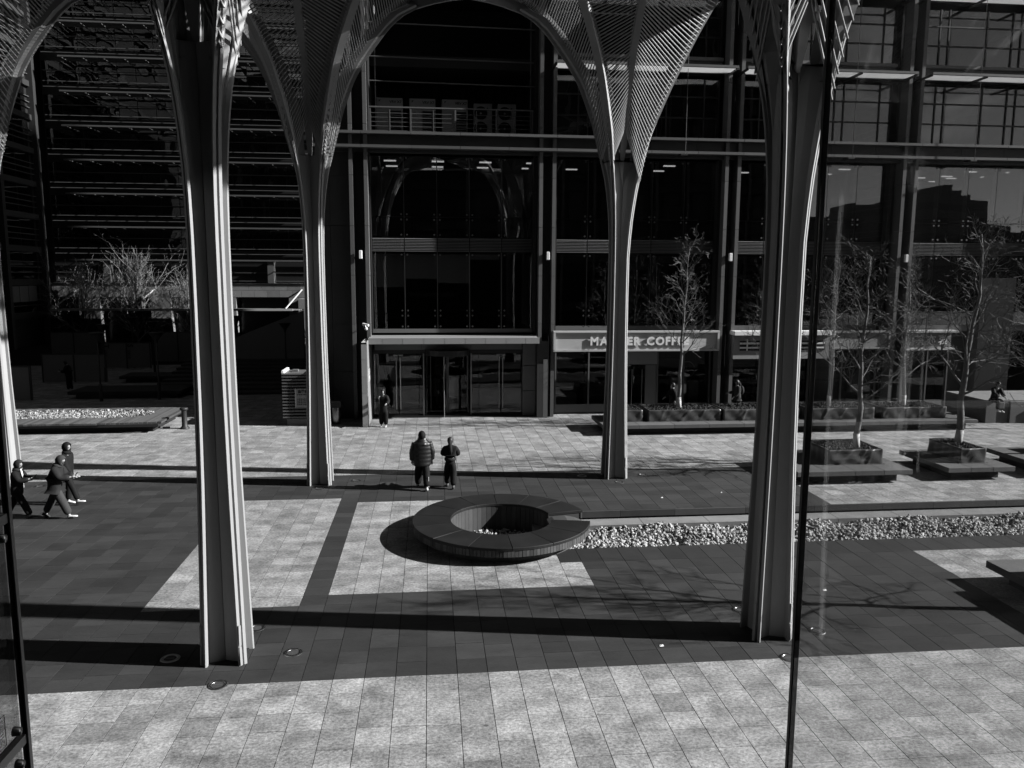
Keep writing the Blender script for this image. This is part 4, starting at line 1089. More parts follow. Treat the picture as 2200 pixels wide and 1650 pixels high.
# ------------------------------------------------------------------ left courtyard in shadow: lamps, hoardings, benches
def lamp(x, y, h, lb):
    t = thing('courtyard_lamp', (x, y, 0), lb, 'lamp post', 'funnel lamps in the shaded courtyard')
    MB().tube([(x, y, 0), (x, y, 0.9)], [0.09, 0.075], 10).build('base', m_iron, t)
    MB().tube([(x, y, 0.85), (x, y, h-0.6)], [0.05, 0.035], 8).build('post', m_iron, t)
    MB().lathe([(0.04, h-0.62), (0.1, h-0.4), (0.36, h-0.06)], (x, y), 16).build('funnel', m_iron, t, True)
    MB().lathe([(0.001, h-0.02), (0.42, h-0.03), (0.42, h), (0.001, h+0.02)], (x, y), 20).build('lid', m_iron, t, True)
for x, y, h, lb in ((-17.14, 42.75, 3.6, 'funnel lamp nearest the left border in front of the low boards'), (-19.96, 50.66, 3.55, 'funnel lamp left of the tallest bare courtyard tree'),
                    (-20.9, 58.1, 3.6, 'farther funnel lamp just behind and right of another left of the courtyard tree'), (-14.34, 43.16, 3.57, 'funnel lamp right of the two lettered boards'),
                    (-18.3, 54.5, 3.5, 'farther funnel lamp behind the lamp right of the lettered boards'), (-14.6, 62.0, 3.5, 'funnel lamp seen between the two left columns'), (-9.1, 51.0, 3.6, 'funnel lamp before the pale stone pier by the rear left column')):
    lamp(x, y, h, lb)
def hoarding(x0, x1, y, h, lb, n=2, txt=None):
    t = thing('hoarding_board', ((x0+x1)/2, y, 0), lb, 'board', 'pale boards standing in the shaded courtyard')
    d = (x1-x0)/n
    for k in range(n):
        p = MB().box(x0+k*d+0.02, x0+(k+1)*d-0.02, y, y+0.06, 0.05, h).build('panel', m_board, t)
    for k in range(n+1): MB().box(x0+k*d-0.04, x0+k*d+0.04, y-0.03, y+0.1, 0, h+0.06).build('post', m_iron, t)
    MB().box(x0, x1, y-0.02, y+0.08, h, h+0.05).build('top_bar', m_iron, t)
    if txt:
        for k, s_ in enumerate(txt):
            flat_text(s_[0], 0.5, t, (x0+k*d+0.1, y-0.02, h-0.06), m_black, rot=Quaternion((0,1,0), R(90)) @ ROT_XZ, bold=0.01)
            flat_text(s_[1:], 0.33, t, (x0+k*d+0.1, y-0.02, h-0.5), m_black, rot=Quaternion((0,1,0), R(90)) @ ROT_XZ)
hoarding(-22.9, -19.7, 57.9, 1.78, 'pair of tall pale boards lettered Time and Space below the courtyard tree', 2, ('Time', 'Space'))
hoarding(-23.6, -19.9, 50.6, 1.7, 'wide low pale board behind the lone dark figure', 2)
hoarding(-23.2, -20.9, 43.4, 1.75, 'low pale board at the left border beside the deck', 1)
hoarding(-28.2, -24.9, 62.0, 2.25, 'tall pale double board below the left bare tree', 2)
hoarding(-20.9, -17.2, 62.0, 2.25, 'tall double board right of the lettered boards', 2)
def slab_bench(x0, x1, y0, y1, lb):
    t = thing('slab_bench', ((x0+x1)/2, (y0+y1)/2, 0), lb, 'bench'); MB().box(x0+0.3, x1-0.3, y0+0.3, y1-0.2, 0, 0.25).build('base', m_iron, t); MB().bbox(x0, x1, y0, y1, 0.25, 0.42, 0.02).build('seat', m_kerb, t)
slab_bench(-19.1, -13.3, 43.4, 45.8, 'near dark slab bench in the shaded courtyard behind the deck')
slab_bench(-18.9, -13.6, 49.9, 52, 'farther dark slab bench below the lettered boards')
# ramp with stairs by the back building
t = thing('stair_ramp', (-12.5, 56, 0), 'dark wide steps and sloping side wall rising to the back building', 'stairs')
for k in range(9): MB().box(-15.5, -6.5, 44.5+k*0.9, 46+k*0.9, 0, 0.13+k*0.13).build('step', m_dark, t)
MB().loft([[(-14.2, 52.5, 0), (-8.2, 52.5, 0), (-8.2, 52.5, 4.3), (-14.2, 52.5, 1.9)], [(-14.2, 53, 0), (-8.2, 53, 0), (-8.2, 53, 4.3), (-14.2, 53, 1.9)]]).build('side_wall', m_portal, t)

# ------------------------------------------------------------------ back building with horizontal louvres
YB = 80.0
bb = thing('louvred_building', (-24, YB, 0), 'dark back building striped by horizontal louvres above a pale stone base', 'office building')
MB().box(-36.0, -4, YB+1.2, 110, 5.75, 46).build('wall', m_frame, bb)
MB().box(-36.0, -4, YB+1.5, 110, 0, 5.75).build('wall', m_panel, bb)
for i in range(14):
    for j in range(13):
        x = -35.9+i*1.7; z = 8.9+j*3.07
        if x > -12: continue
        MB().box(x, x+1.64, YB+1.1, YB+1.14, z, z+2.1).build('pane', m_glw, bb)
for j in range(13):
    z = 8.0+j*3.07
    MB().box(-33.8+0.03*j, -4, YB-0.75, YB-0.45, z-0.12, z+0.02).build('sunshade', m_flange, bb)
    for i in range(12):
        x = -33.6+i*1.85
        if x < -11: MB().box(x, x+0.12, YB-0.45, YB+1.0, z-0.06, z-0.01).build('bracket', m_flange, bb)
    for dz in (0.55, 1.05, 2.0): MB().box(-35.6, -4, YB+0.55, YB+0.68, z+dz, z+dz+0.06).build('louvre', m_flange, bb)
for z in (5.95, 6.75): MB().box(-35.6, -4, YB+0.5, YB+0.62, z, z+0.06).build('louvre', m_flange, bb)
for x in (-30.6, -22.9, -15.2): MB().box(x-0.6, x, YB+0.3, YB+1.19, 5.78, 8).build('column', m_flange, bb)
# stone base: blocks, openings with deep reveals
open_ = [(-35.3, -33.55), (-31.6, -26.9), (-25.0, -19.0), (-18.85, -13.8)]
piers_ = [(-33.55, -31.6), (-26.9, -25.0), (-19.4, -18.85), (-13.8, -10)]
r11 = random.Random(11)
for row, (z0, z1) in enumerate(((4.42, 5.06), (5.07, 5.70))):
    x = -35.4-row*0.5
    while x < -11:
        l_ = 1.22; MB().box(x+0.008, x+l_-0.008, YB, YB+1.19, z0+0.006, z1-0.004).build('stone_block', m_stoneb, bb); x += l_
MB().box(-36.0, -10, YB-0.06, YB+1.2, 5.70, 5.76).build('coping', m_stoneb, bb)
for (xa, xb) in piers_:
    n = max(1, round((xb-xa)/0.95)); d = (xb-xa)/n
    for row in range(8):
        z = row*0.55
        for k in range(n):
            MB().box(xa+k*d+0.008, xa+(k+1)*d-0.008, YB, YB+1.49, z+0.006, z+0.545).build('stone_block', m_stoneb, bb)
for (xa, xb) in open_: MB().box(xa, xb, YB+1.42, YB+1.49, 0, 4.4).build('dark_glass', m_farg, bb)
ent = MB().box(-34.7, -12.9, YB-3.2, YB-0.3, 3.26, 3.34).build('entrance_canopy', m_flange, bb)
MB().box(-34.7, -12.9, YB-3.3, YB-3.2, 3.22, 3.42).build('canopy_edge', m_sign, ent)
for k in range(4): MB().box(-12.9, -12.3+0.1*k, YB-3.2+k*0.7, YB-3.1+k*0.7, 3.26, 3.34).build('canopy_slat', m_sign, ent)
for x in (-34.6, -27.6, -20.4, -13.6): MB().tube([(x, YB-3.1, 3.4), (x+1.1, YB-0.02, 5.15)], 0.07, 6).build('stay_rod', m_sign, ent)
MB().box(-12.6, -8, YB-1.8, YB-0.05, 0, 4.3).build('stone_return', m_stoneb, bb)
rb = MB(); pts = [(r11.uniform(-13.8, -8), YB-2.0, r11.uniform(-0.1, 1.4)) for _ in range(420)]; scatter(rb, pts, 0.06, 0.13, r11); rb.box(-13.8, -8, YB-2.0, YB-1.81, 0, 1.45)
tag(rb.build('rubble_wall', m_rubble, bb), kind='stuff')
# left building, its flank receding to the corner
lb_ = thing('corner_building', (-40, 60, 0), 'dark glazed building flank receding along the left border', 'office building')
MB().box(-60, -36.6, 30, 90, 0, 46).build('wall', m_frame, lb_)
for j in range(15):
    z = 2.6+j*3.0
    MB().box(-36.6, -36.3, 30, 79.6, z, z+0.5).build('spandrel', m_panel, lb_)
    for dz in (1.1, 1.6, 2.1): MB().box(-36.55, -36.4, 60, 79.4, z+dz, z+dz+0.05).build('louvre', m_flange, lb_)
    for k in range(5): MB().box(-36.59, -36.57, 66+k*2.6, 68.5+k*2.6, z+0.55, z+2.95).build('pane', m_glw, lb_)
for y in (72.5, 79.4): MB().box(-36.7, -36.0, y, y+0.5, 0, 46).build('corner_post', m_panel, lb_)
for k in range(3): MB().box(-36.28, -36.2, 73+k*1.6, 74.5+k*1.6, 4.1, 5.5).build('poster', m_board, lb_)
# bare trees before the stone base
for x, y, h, s_, lb in ((-27.6, 78.2, 6.2, 41, 'wide bare courtyard tree in front of the stone base, tallest of three'), (-32.6, 78.6, 5.6, 42, 'bare courtyard tree at the left beside the building corner'), (-22.9, 77.8, 5.0, 43, 'bare courtyard tree beside the front left column edge')):
    bare_tree(x, y, h, s_, lb, z0=0.0, r0=0.12, group='bare courtyard trees before the back building', bmt=m_mull2, white=0.1, first=0.3, nbr=34, spread=3.0, upright=0.6)

# ------------------------------------------------------------------ buildings seen only in the glass: the camera's own, and those across the street
own = thing('camera_building', (0, -10, 0), 'dark gridded building from which the plaza is seen, mirrored in the shop glass', 'office building')
MB().box(-45, 33.5, -30, -0.9, 0, 45).build('wall', m_frame, own)
for j in range(11):
    MB().box(-45, 33.5, -0.9, -0.6, 3.4+j*3.7, 4.2+j*3.7).build('floor_band', m_panel, own)
for i in range(26):
    x = -44.5+i*3.0
    if -3.2 < x < 2: continue
    MB().box(x, x+0.25, -0.9, -0.5, 0, 45).build('pilaster', m_portal, own)
for i in range(10):
    for j in range(8):
        MB().box(4.3+i*3.0, 6.9+i*3.0, -0.9, -0.86, 8.1+j*3.7, 10.9+j*3.7).build('window_blind', m_room, own)
MB().box(-1.9, 2.2, -0.9, 2.0, 4.7, 5.0).build('bay_floor', m_portal, own)
for nm, x0, x1, y0, y1, h, lb in (('opposite_building', 56, 76, -80, -60, 17.0, 'distant flat-roofed block mirrored low in the glass right of the front column'),
                             ('opposite_building', 104, 129.5, -125, -100, 24.4, 'distant stepped tower silhouette mirrored in the far right glass'),
                             ('opposite_building', 129.6, 260, -125, -100, 17.5, 'long low distant block mirrored at the right border')):
    t = thing(nm, ((x0+x1)/2, y1, 0), lb, 'building')
    MB().box(x0, x1, y0, y1, 0, h).build('wall', m_far, t)
    m = MB()
    for k in range(int(h/3.4)): m.box(x0+1, x1-1, y1, y1+0.1, 1.4+k*3.4, 3.0+k*3.4)
    m.build('window_band', m_farg, t)
    if 20 < h < 30:
        MB().box(x0+9, x1-5, y0, y1-0.2, h, h+1.2).build('roof_step', m_far, t); MB().box(x0+12, x1-7, y0, y1-0.4, h+1.2, h+2.3).build('roof_step', m_far, t)
        MB().box(x0+14.5, x1-9, y0, y1-0.6, h+2.3, h+3.6).build('plant_room', m_far, t)
        MB().loft([[(x0, y0, h), (x0+9, y0, h), (x0+9, y0, h+1.1)], [(x0, y1, h), (x0+9, y1, h), (x0+9, y1, h+1.1)]]).build('sloping_roof', m_far, t)
    else:
        MB().box(x0+3, x0+9, y0+3, y1-4, h, h+1.6).build('plant_room', m_far, t)

# ------------------------------------------------------------------ glass screens either side of the viewpoint
t = thing('glass_screen', (1.66, 1.5, 5.0), 'tall clear glass screen close by on the right, slightly dusty', 'glass screen')
MB().box(1.645, 1.665, -0.5, 3.25, 3.2, 9.4).build('pane', m_pane, t)
MB().box(1.642, 1.668, 3.251, 3.272, 3.2, 9.4).build('edge_seal', m_panel, t)
MB().box(1.664, 1.674, 3.26, 3.285, 3.2, 9.4).build('edge_strip', m_frost, t)
t = thing('glass_screen', (-1.7, 1.5, 5.0), 'dark framed glass screen at the lower left border with steel studs and a Chinese notice', 'glass screen')
for (z0, z1) in ((2.4, 4.655), (4.705, 5.605), (5.655, 7.2)): MB().box(-1.722, -1.711, -0.5, 3.245, z0, z1).build('pane', m_panel_l, t)
for x in (-1.710, -1.690): MB().box(x, x+0.006, 3.25, 3.272, 2.4, 7.2).build('post', m_mull, t)
MB().box(-1.703, -1.691, 3.258, 3.268, 2.4, 7.2).build('post_web', m_frame, t)
for z in (4.66, 5.61): MB().box(-1.722, -1.69, -0.5, 3.245, z, z+0.04).build('transom', m_mull, t)
STUD = MB().lathe([(0.001, 0.03), (0.017, 0.027), (0.02, 0.0)], (0, 0), 20).mesh('stud', m_steel, smooth=True)
for (y, z) in ((3.19, 4.745), (3.19, 4.60), (3.20, 5.56)): piece('stud', STUD, t, (-1.708, y, z), Quaternion((0,1,0), R(90)))
for k, ch in enumerate('警示'):
    me = text_mesh(ch, 0.055, 0.0006, 0.0012); me.materials.clear(); me.materials.append(m_letter)
    piece('letter', me, t, (-1.708, 3.07, 4.795-k*0.055), Quaternion((0,0,1), R(90)) @ Quaternion((1,0,0), R(90)))
m = MB()
for (ya, yb, za, zb2) in ((2.98, 3.135, 4.85, 4.853), (2.98, 3.135, 4.72, 4.723), (3.132, 3.135, 4.723, 4.85), (2.98, 2.983, 4.723, 4.85)): m.box(-1.7095, -1.707, ya, yb, za, zb2)
m.build('notice_border', m_letter, t)

# ------------------------------------------------------------------ people
def skin_mesh(name, verts, edges, rad, root, mt, lv=2):
    me = bpy.data.meshes.new('sk'); me.from_pydata([tuple(v) for v in verts], edges, []); me.update()
    o = bpy.data.objects.new('sk', me); COL.objects.link(o)
    md = o.modifiers.new('skin', 'SKIN'); md.use_smooth_shade = True; md.branch_smoothing = 0.6
    sv = me.skin_vertices[0].data
    for i, r in enumerate(rad):
        sv[i].radius = (r, r) if not isinstance(r, tuple) else r
        sv[i].use_root = (i == root)
    if lv:
        ms = o.modifiers.new('sub', 'SUBSURF'); ms.levels = lv; ms.render_levels = lv
    bpy.context.view_layer.update()
    m2 = bpy.data.meshes.new_from_object(o.evaluated_get(bpy.context.evaluated_depsgraph_get())); m2.name = name
    bpy.data.objects.remove(o); bpy.data.meshes.remove(me)
    m2.materials.clear(); m2.materials.append(mt)
    m2.polygons.foreach_set('use_smooth', [True]*len(m2.polygons))
    return m2
def V(*a): return Vector(a)
def person(x, y, heading, h, label, legs, arms, lean=0.0, head=(0, 0), jacket=m_cl1, trousers=m_cl1, shoes=(m_shoe, m_shoe), cover='hood', cover_mat=None,
           hem=0.80, bulk=1.0, wide=1.0, puffer=False, extra=None, sit=0.0, legw=1.0, arm_mat=None, base=0.0, long_coat=0):
    k = h/1.75
    t = thing('person', (x, y, base), label, 'person')
    t.rotation_euler = (0, 0, heading)
    def add(name, me, parent=t, mt=None):
        o = bpy.data.objects.new(name, me); COL.objects.link(o); o.parent = parent
        WLOC[o.name] = (0, 0, 0); return o
    WL = WLOC[t.name]; WLOC[t.name] = (0, 0, 0)
    # legs: (swing, knee) degrees for left and right
    hz = 0.93
    J = {}
    def leg(s_, sw, kn, out=0.0):
        hip = V(s_*0.09, 0, hz); a = R(sw); b_ = R(sw-kn)
        knee = hip+V(s_*0.02+s_*out, math.sin(a)*0.44, -math.cos(a)*0.44)
        ank = knee+V(s_*out*0.5, math.sin(b_)*0.42, -math.cos(b_)*0.42)
        return hip, knee, ank, b_
    Lh, Lk, La, Lb = leg(-1, *legs[0]); Rh, Rk, Ra, Rb = leg(1, *legs[1])
    foot_h = 0.075
    low = min(La.z, Ra.z) - foot_h
    sh = V(0, 0, -low-(0 if not sit else 0))
    for v in (Lh, Lk, La, Rh, Rk, Ra): v += sh
    pel = V(0, 0, hz+0.04)+sh
    ld = V(0, math.sin(R(lean)), math.cos(R(lean)))
    waist = pel+ld*0.15; chest = pel+ld*0.36; nb = pel+ld*0.51+V(0, 0.01, 0)
    hd = V(math.sin(R(head[1]))*0, math.sin(R(lean+head[0])), math.cos(R(lean+head[0])))
    neck = nb+hd*0.06; hc = nb+hd*0.16+V(0, 0.02, 0); ht = nb+hd*0.27+V(0, 0.01, 0)
    def arm(s_, pit, elb, out, inw=0.0):
        shd = nb-ld*0.055+V(s_*0.18*wide, 0, 0); a = R(pit)
        d = V(s_*math.sin(R(out)), math.sin(a)*math.cos(R(out)), -math.cos(a)*math.cos(R(out))).normalized()
        el = shd+d*0.28; b_ = R(pit+elb)
        d2 = V(-s_*math.sin(R(inw)), math.sin(b_)*math.cos(R(inw)), -math.cos(b_)*math.cos(R(inw))).normalized()
        wr = el+d2*0.25
        return shd, el, wr, d2
    A = [arm(-1, *arms[0]), arm(1, *arms[1])]
    # continuous body
    vs_ = [pel, waist, chest, nb, neck, hc, ht, hc+V(0, 0.085, -0.03)]
    rd = [(0.15, 0.11), (0.13, 0.1), (0.155, 0.11), (0.075, 0.07), (0.055, 0.055), (0.078, 0.095), (0.06, 0.07), (0.018, 0.02)]
    ed = [(0, 1), (1, 2), (2, 3), (3, 4), (4, 5), (5, 6), (5, 7)]
    for (hp, kn, an) in ((Lh, Lk, La), (Rh, Rk, Ra)):
        i = len(vs_); vs_ += [hp, kn, an, an+V(0, 0.03, -0.05)]; rd += [0.085, 0.058, 0.04, 0.035]; ed += [(0, i), (i, i+1), (i+1, i+2), (i+2, i+3)]
    for (sd, el, wr, d2) in A:
        i = len(vs_); vs_ += [sd, el, wr, wr+d2*0.06]; rd += [0.06, 0.042, 0.03, 0.03]; ed += [(2, i), (i, i+1), (i+1, i+2), (i+2, i+3)]
    add('body', skin_mesh('body', [v*k for v in vs_], ed, [tuple(q*k for q in r) if isinstance(r, tuple) else r*k for r in rd], 0, m_skin))
    # hands with fingers
    for si, (sd, el, wr, d2) in enumerate(A):
        s_ = -1 if si == 0 else 1
        m = MB(); side = d2.cross(V(0, 0, 1)); side = side.normalized() if side.length > 0.2 else V(0, 1, 0); up_ = side.cross(d2).normalized()
        c = wr+d2*0.03
        m.tube([c*k, (c+d2*0.045)*k, (c+d2*0.085)*k], [0.026*k, 0.034*k, 0.03*k], 8)
        for f in range(4):
            b0 = c+d2*0.08+side*(f-1.5)*0.017; L_ = (0.062, 0.072, 0.068, 0.052)[f]
            m.tube([b0*k, (b0+d2*L_*0.5-up_*0.006)*k, (b0+d2*L_*0.85-up_*0.03)*k], [0.0095*k, 0.0085*k, 0.007*k], 6)
        b0 = c+d2*0.02+side*(-s_)*0.03
        m.tube([b0*k, (b0+d2*0.03+side*(-s_)*0.018)*k, (b0+d2*0.06+side*(-s_)*0.012-up_*0.01)*k], [0.011*k, 0.01*k, 0.008*k], 6)
        add('hand', m.mesh('hand', m_skin, smooth=True))
    # trousers
    vs_ = [pel, waist-ld*0.04]; rd = [(0.185*legw, 0.14), (0.17, 0.13)]; ed = [(0, 1)]
    for (hp, kn, an) in ((Lh, Lk, La), (Rh, Rk, Ra)):
        i = len(vs_); vs_ += [hp-V(0, 0, 0.06), kn, an+V(0, 0, 0.02)]; rd += [0.125*legw, 0.105*legw, 0.095*legw]; ed += [(0, i), (i, i+1), (i+1, i+2)]
    add('trousers', skin_mesh('trousers', [v*k for v in vs_], ed, [tuple(q*k for q in r) if isinstance(r, tuple) else r*k for r in rd], 0, trousers))
    # jacket
    hemp = pel-ld*(hz+0.04-hem) if hem < 0.97 else pel
    if puffer:
        m = MB(); rings = []
        n = 30
        for i in range(n+1):
            q = i/n; p = hemp.lerp(nb+ld*0.05, q)
            sc = abs(math.sin(q*math.pi*6.5))**0.5*0.018
            wx = (0.21+0.035*math.sin(min(1, q*1.15)*math.pi*0.8))*wide*bulk if q < 0.86 else 0.235*wide*bulk*(1-(q-0.86)/0.14*0.58)
            wy = (0.16 if q < 0.8 else 0.16-(q-0.8)*0.28)*bulk
            rings.append([(p+V((wx+sc)*math.cos(a), (wy+sc)*math.sin(a), 0))*k for a in [2*math.pi*j/24 for j in range(24)]])
        m.loft(rings)
        for (sd, el, wr, d2) in A:
            P = []; Rr = []
            for i in range(17):
                q = i/16; p = sd.lerp(el, q*2) if q < 0.5 else el.lerp(wr, q*2-1)
                P.append(p*k); Rr.append((0.098-0.03*q+0.01*abs(math.sin(q*math.pi*6)))*bulk*k)
            m.tube(P, Rr, 12)
        m.lathe([(0.075*k, (nb.z+0.0)*k), (0.105*k, (nb.z+0.03)*k), (0.1*k, (nb.z+0.1)*k), (0.07*k, (nb.z+0.11)*k)], ((nb.x)*k, nb.y*k), 16)
        add('puffer_jacket', m.mesh('puffer_jacket', jacket, smooth=True))
    else:
        vs_ = [hemp, pel, waist, chest, nb+ld*0.01]; rd = [(0.19*bulk*wide, 0.155*bulk), (0.205*bulk*wide, 0.165*bulk), (0.215*bulk*wide, 0.165*bulk), (0.235*bulk*wide, 0.165*bulk), (0.12, 0.11)]
        ed = [(0, 1), (1, 2), (2, 3), (3, 4)]
        for (sd, el, wr, d2) in A:
            i = len(vs_); vs_ += [sd, el, wr]; rd += [0.115*bulk, 0.098*bulk, 0.07*bulk]; ed += [(3, i), (i, i+1), (i+1, i+2)]
        add('jacket', skin_mesh('jacket', [v*k for v in vs_], ed, [tuple(q*k for q in r) if isinstance(r, tuple) else r*k for r in rd], 1, jacket))
    # shoes
    for (an, b_, mt) in ((La, Lb, shoes[0]), (Ra, Rb, shoes[1])):
        pit = b_*0.9 if b_ < -0.15 else (-0.18 if b_ > 0.25 else 0)
        pit = max(-0.9, pit) if b_ < -0.15 else (0.25 if b_ > 0.2 else 0)
        f = V(0, math.cos(pit), math.sin(pit)); u_ = V(0, -math.sin(pit), math.cos(pit)); rings = []
        for (q, wd, hh) in ((-0.075, 0.025, 0.05), (-0.06, 0.036, 0.085), (0.0, 0.04, 0.1), (0.06, 0.044, 0.075), (0.13, 0.047, 0.055), (0.17, 0.04, 0.045), (0.195, 0.02, 0.03)):
            c = an+f*q-u_*0.075
            rings.append([(c+V(wd*math.cos(a), 0, 0)+u_*(hh/2+hh/2*math.sin(a)))*k for a in [2*math.pi*j/10 for j in range(10)]])
        add('shoe', MB().loft(rings).mesh('shoe', mt, smooth=True))
    # eyes and mouth
    m = MB()
    fwd = V(0, math.cos(R(head[0]*0.6+lean)), -math.sin(R(head[0]*0.6+lean)))
    for s_ in (-1, 1): m.ball((hc+fwd*0.082+V(s_*0.032, 0, 0)+hd*0.012)*k, 0.012*k, 0.008*k, 0.006*k, 6, 4)
    m.ball((hc+fwd*0.084-hd*0.058)*k, 0.022*k, 0.008*k, 0.005*k, 6, 4)
    add('face_features', m.mesh('face_features', m_hair))
    cm = cover_mat or jacket
    def headcover(nm, mt, rx, ry, rz, off, cut, n=20, mm=14):
        m = MB(); q = MB(); q.ball((0, 0, 0), 1, 1, 1, n, mm)
        rot = fwd.to_track_quat('Y', 'Z')
        keep = []
        for f in q.f:
            c = sum((Vector(q.v[i]) for i in f), Vector())/len(f)
            if not cut(c): keep.append(f)
        for v in q.v:
            p = rot @ Vector((v[0]*rx, v[1]*ry+off[1], v[2]*rz+off[2])); m.v.append(tuple((hc+p)*k))
        m.f = keep
        me = m.mesh(nm, mt, smooth=True); o = add(nm, me)
        sm = o.modifiers.new('thick', 'SOLIDIFY'); sm.thickness = 0.012; sm.offset = 0
    if cover == 'hood':
        headcover('hood', cm, 0.105, 0.128, 0.142, (0, -0.015, 0.0), lambda c: c.y > 0.62 and -0.75 < c.z < 0.62)
        add('hood_collar', MB().tube([(nb-ld*0.03)*k, (nb+ld*0.06)*k], [0.125*k, 0.105*k], 14).mesh('hood_collar', cm, smooth=True))
    elif cover == 'hair':
        headcover('hair', m_hair, 0.093, 0.112, 0.128, (0, -0.012, 0.012), lambda c: c.y > 0.35 and c.z < 0.45)
    elif cover == 'longhair':
        headcover('hair', m_hair, 0.093, 0.112, 0.128, (0, -0.012, 0.012), lambda c: c.y > 0.35 and c.z < 0.45)
        add('ponytail', MB().tube([(hc+V(0, -0.1, 0.05))*k, (hc+V(0.0, -0.15, -0.1))*k, (hc+V(0.02, -0.17, -0.3))*k, (hc+V(0.03, -0.165, -0.5))*k], [0.05*k, 0.07*k, 0.06*k, 0.015*k], 10).mesh('ponytail', m_cl3, smooth=True))
    if extra: extra(add, k, dict(hc=hc, nb=nb, pel=pel, A=A, ld=ld, chest=chest, hd=hd, La=La, Ra=Ra, Lk=Lk, Rk=Rk, Rh=Rh, waist=waist))
    WLOC[t.name] = WL
    return t
# headings: 0 looks to +y (away), -90 deg looks to +x
E90 = R(-90)
def phone(add, k, j):
    w_ = (j['A'][1][2]+j['A'][0][2])/2+V(0, 0.1, 0.05)
    m = MB().box(-0.036, 0.036, -0.004, 0.004, -0.075, 0.075); me = m.mesh('phone', m_black)
    o = add('phone', me); o.location = w_*k; o.rotation_euler = (R(-35), 0, 0)
def scarf(add, k, j):
    c = j['nb']; add('white_shirt', MB().loft([[(c+V(-0.03, 0.1, 0.05))*k, (c+V(0.03, 0.1, 0.05))*k, (c+V(0.02, 0.12, 0.0))*k, (c+V(-0.02, 0.12, 0.0))*k], [(c+V(-0.05, 0.165, -0.28))*k, (c+V(0.03, 0.165, -0.28))*k, (c+V(0.02, 0.17, -0.3))*k, (c+V(-0.02, 0.17, -0.3))*k]]).mesh('white_shirt', m_letter)); phone(add, k, j)
def stripes(add, k, j):
    m = MB()
    for q in (0.03, 0.06, 0.09): m.box((j['Ra'].x+0.04)*k, (j['Ra'].x+0.052)*k, (j['Ra'].y+q)*k, (j['Ra'].y+q+0.012)*k, (j['Ra'].z-0.05)*k, (j['Ra'].z-0.01)*k)
    add('shoe_stripes', m.mesh('shoe_stripes', m_black)); phone(add, k, j)
person(-11.2, 22.1, E90, 1.66, 'hooded walker in dark jacket at the far left holding a phone, pale shirt front lit', [(-24, 4), (26, 3)], [(25, 70, 4, 12), (30, 72, 4, 14)], lean=3, head=(14, 0), shoes=(m_shoed, m_shoed), extra=scarf, hem=0.74, bulk=1.02, cover_mat=m_cl3)
person(-10.15, 22.0, E90, 1.8, 'walker in grey hooded jacket and grey trousers bending over a phone, white striped shoes', [(-22, 6), (25, 4)], [(22, 68, 4, 14), (28, 66, 4, 12)], lean=7, head=(26, 0), jacket=m_cl3, trousers=m_cl2, shoes=(m_shoed, m_shoe), extra=stripes, hem=0.78, bulk=1.12, cover_mat=m_cl2, legw=1.1)
person(-10.42, 23.3, R(-94), 1.8, 'tall black hooded walker in long open coat with white shoes, behind the phone user', [(-4, 2), (24, 6)], [(-8, 18, 6), (10, 25, 8)], lean=2, head=(2, 0), hem=0.62, bulk=1.02, legw=0.85)
def nologo(add, k, j):
    c = j['chest']+j['ld']*0.06
    add('chest_patch', MB().loft([[(c+V(0.055, -0.19, 0.03))*k, (c+V(0.075, -0.19, 0.055))*k, (c+V(0.105, -0.185, 0.055))*k, (c+V(0.11, -0.185, 0.02))*k], [(c+V(0.055, -0.178, 0.03))*k, (c+V(0.075, -0.178, 0.055))*k, (c+V(0.105, -0.173, 0.055))*k, (c+V(0.11, -0.173, 0.02))*k]]).mesh('chest_patch', m_letter))
    m = MB().box((j['Ra'].x+0.045)*k, (j['Ra'].x+0.06)*k, (j['Ra'].y-0.01)*k, (j['Ra'].y+0.012)*k, (j['Ra'].z+0.03)*k, (j['Rk'].z-0.05)*k)
    add('trouser_stripe', m.mesh('trouser_stripe', m_letter))
    c = j['nb']; add('hood', MB().tube([(c+V(0, -0.02, 0.03))*k, (c+V(0, -0.08, 0.06))*k], [0.14*k, 0.11*k], 14).mesh('hood', m_puff, smooth=True))
person(-0.27, 24.02, R(6), 1.84, 'man seen from behind in black puffer jacket and peaked hood, one white shoe', [(16, 3), (-10, 12)], [(-4, 14, 20), (-2, 14, 20)], jacket=m_puff, shoes=(m_shoed, m_shoe), puffer=True, bulk=1.03, wide=1.08, hem=0.74, legw=1.1, cover='hood', cover_mat=m_cl1, extra=nologo)
def bag(add, k, j):
    c = j['pel']; m = MB().lathe([(0.17*k, (c.z+0.0)*k), (0.2*k, (c.z+0.02)*k), (0.2*k, (c.z+0.1)*k), (0.17*k, (c.z+0.12)*k)], (0, 0), 18); add('waistband', m.mesh('waistband', m_cl3, smooth=True))
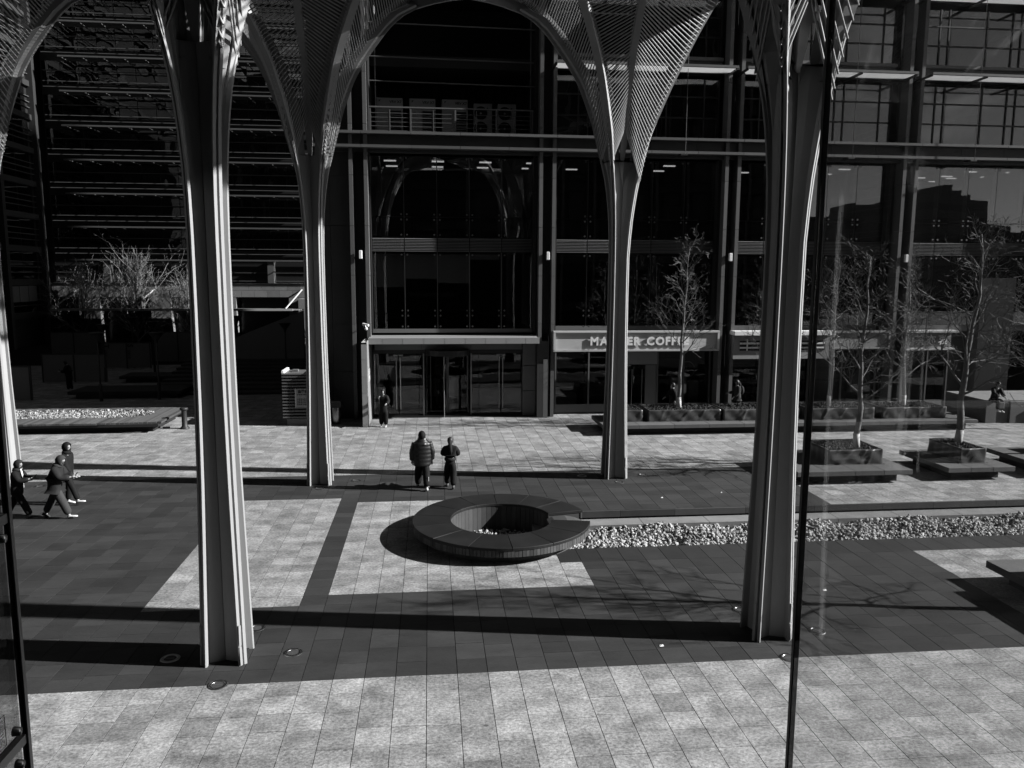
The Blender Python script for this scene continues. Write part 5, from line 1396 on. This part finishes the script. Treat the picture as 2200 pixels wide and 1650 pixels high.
person(0.60, 24.12, R(-4), 1.6, 'woman seen from behind in short black jacket and wide trousers with long hair', [(14, 4), (-8, 12)], [(20, 75, 14, 22), (20, 75, 14, 22)], jacket=m_cl1, trousers=m_cl1, shoes=(m_shoed, m_shoed), cover='longhair', hem=0.97, bulk=1.08, wide=1.05, legw=1.2, head=(8, 0), extra=bag)
person(-2.05, 34.45, R(172), 1.66, 'person leaning by the sunlit entrance wing wall in black coat, hand raised to the mouth', [(3, 2), (-2, 2)], [(20, 60, 14, 10), (35, 110, 18, 25)], jacket=m_cl1, cover='hair', hem=0.6, shoes=(m_shoe, m_shoe), bulk=1.0, legw=1.15, head=(6, 0))
def pack(add, k, j):
    c = j['chest']; m = MB(); m.ball((c+V(0, -0.2, -0.06))*k, 0.15*k, 0.11*k, 0.22*k, 12, 8); add('backpack', m.mesh('backpack', m_cl3, smooth=True))
person(14.55, 35.75, R(90), 1.75, 'woman with backpack walking past the striped convenience shop', [(-12, 3), (14, 4)], [(10, 40, 6), (20, 60, 6)], jacket=m_cl2, cover='longhair', extra=pack, hem=0.9, head=(10, 0))
person(11.35, 35.6, R(88), 1.68, 'dark figure walking left past the coffee shop window below the bare tree', [(-16, 4), (18, 4)], [(-15, 20, 6), (25, 30, 6)], jacket=m_cl1, cover='hair', hem=0.55, bulk=1.1)
person(-20.4, 46.7, R(90), 1.72, 'lone dark figure standing in the shaded courtyard looking down at a phone', [(2, 2), (-4, 2)], [(15, 75, 4, 10), (15, 75, 4, 10)], lean=5, head=(24, 0), jacket=m_cl1, cover='hair', hem=0.55, bulk=1.1, extra=phone)
def lap_bag(add, k, j):
    m = MB().bbox(-0.12*k, 0.12*k, 0.52*k, 0.58*k, (j['pel'].z-0.42)*k, (j['pel'].z-0.12)*k, 0.02*k); add('bag', m.mesh('bag', m_bag))
person(25.6, 33.0, R(175), 1.7, 'person sitting on the stone wall at the right border holding a bag, one arm sunlit', [(80, 82), (84, 80)], [(30, 40, 6, 10), (35, 45, 6, 10)], lean=10, head=(16, 0), jacket=m_cl3, cover='hair', hem=0.9, extra=lap_bag, base=0.6)
person(0.6, 39.2, R(185), 1.72, 'dark person inside the revolving door of the entrance', [(6, 3), (-6, 3)], [(5, 15, 8), (5, 15, 8)], jacket=m_cl1, cover='hair', hem=0.8)
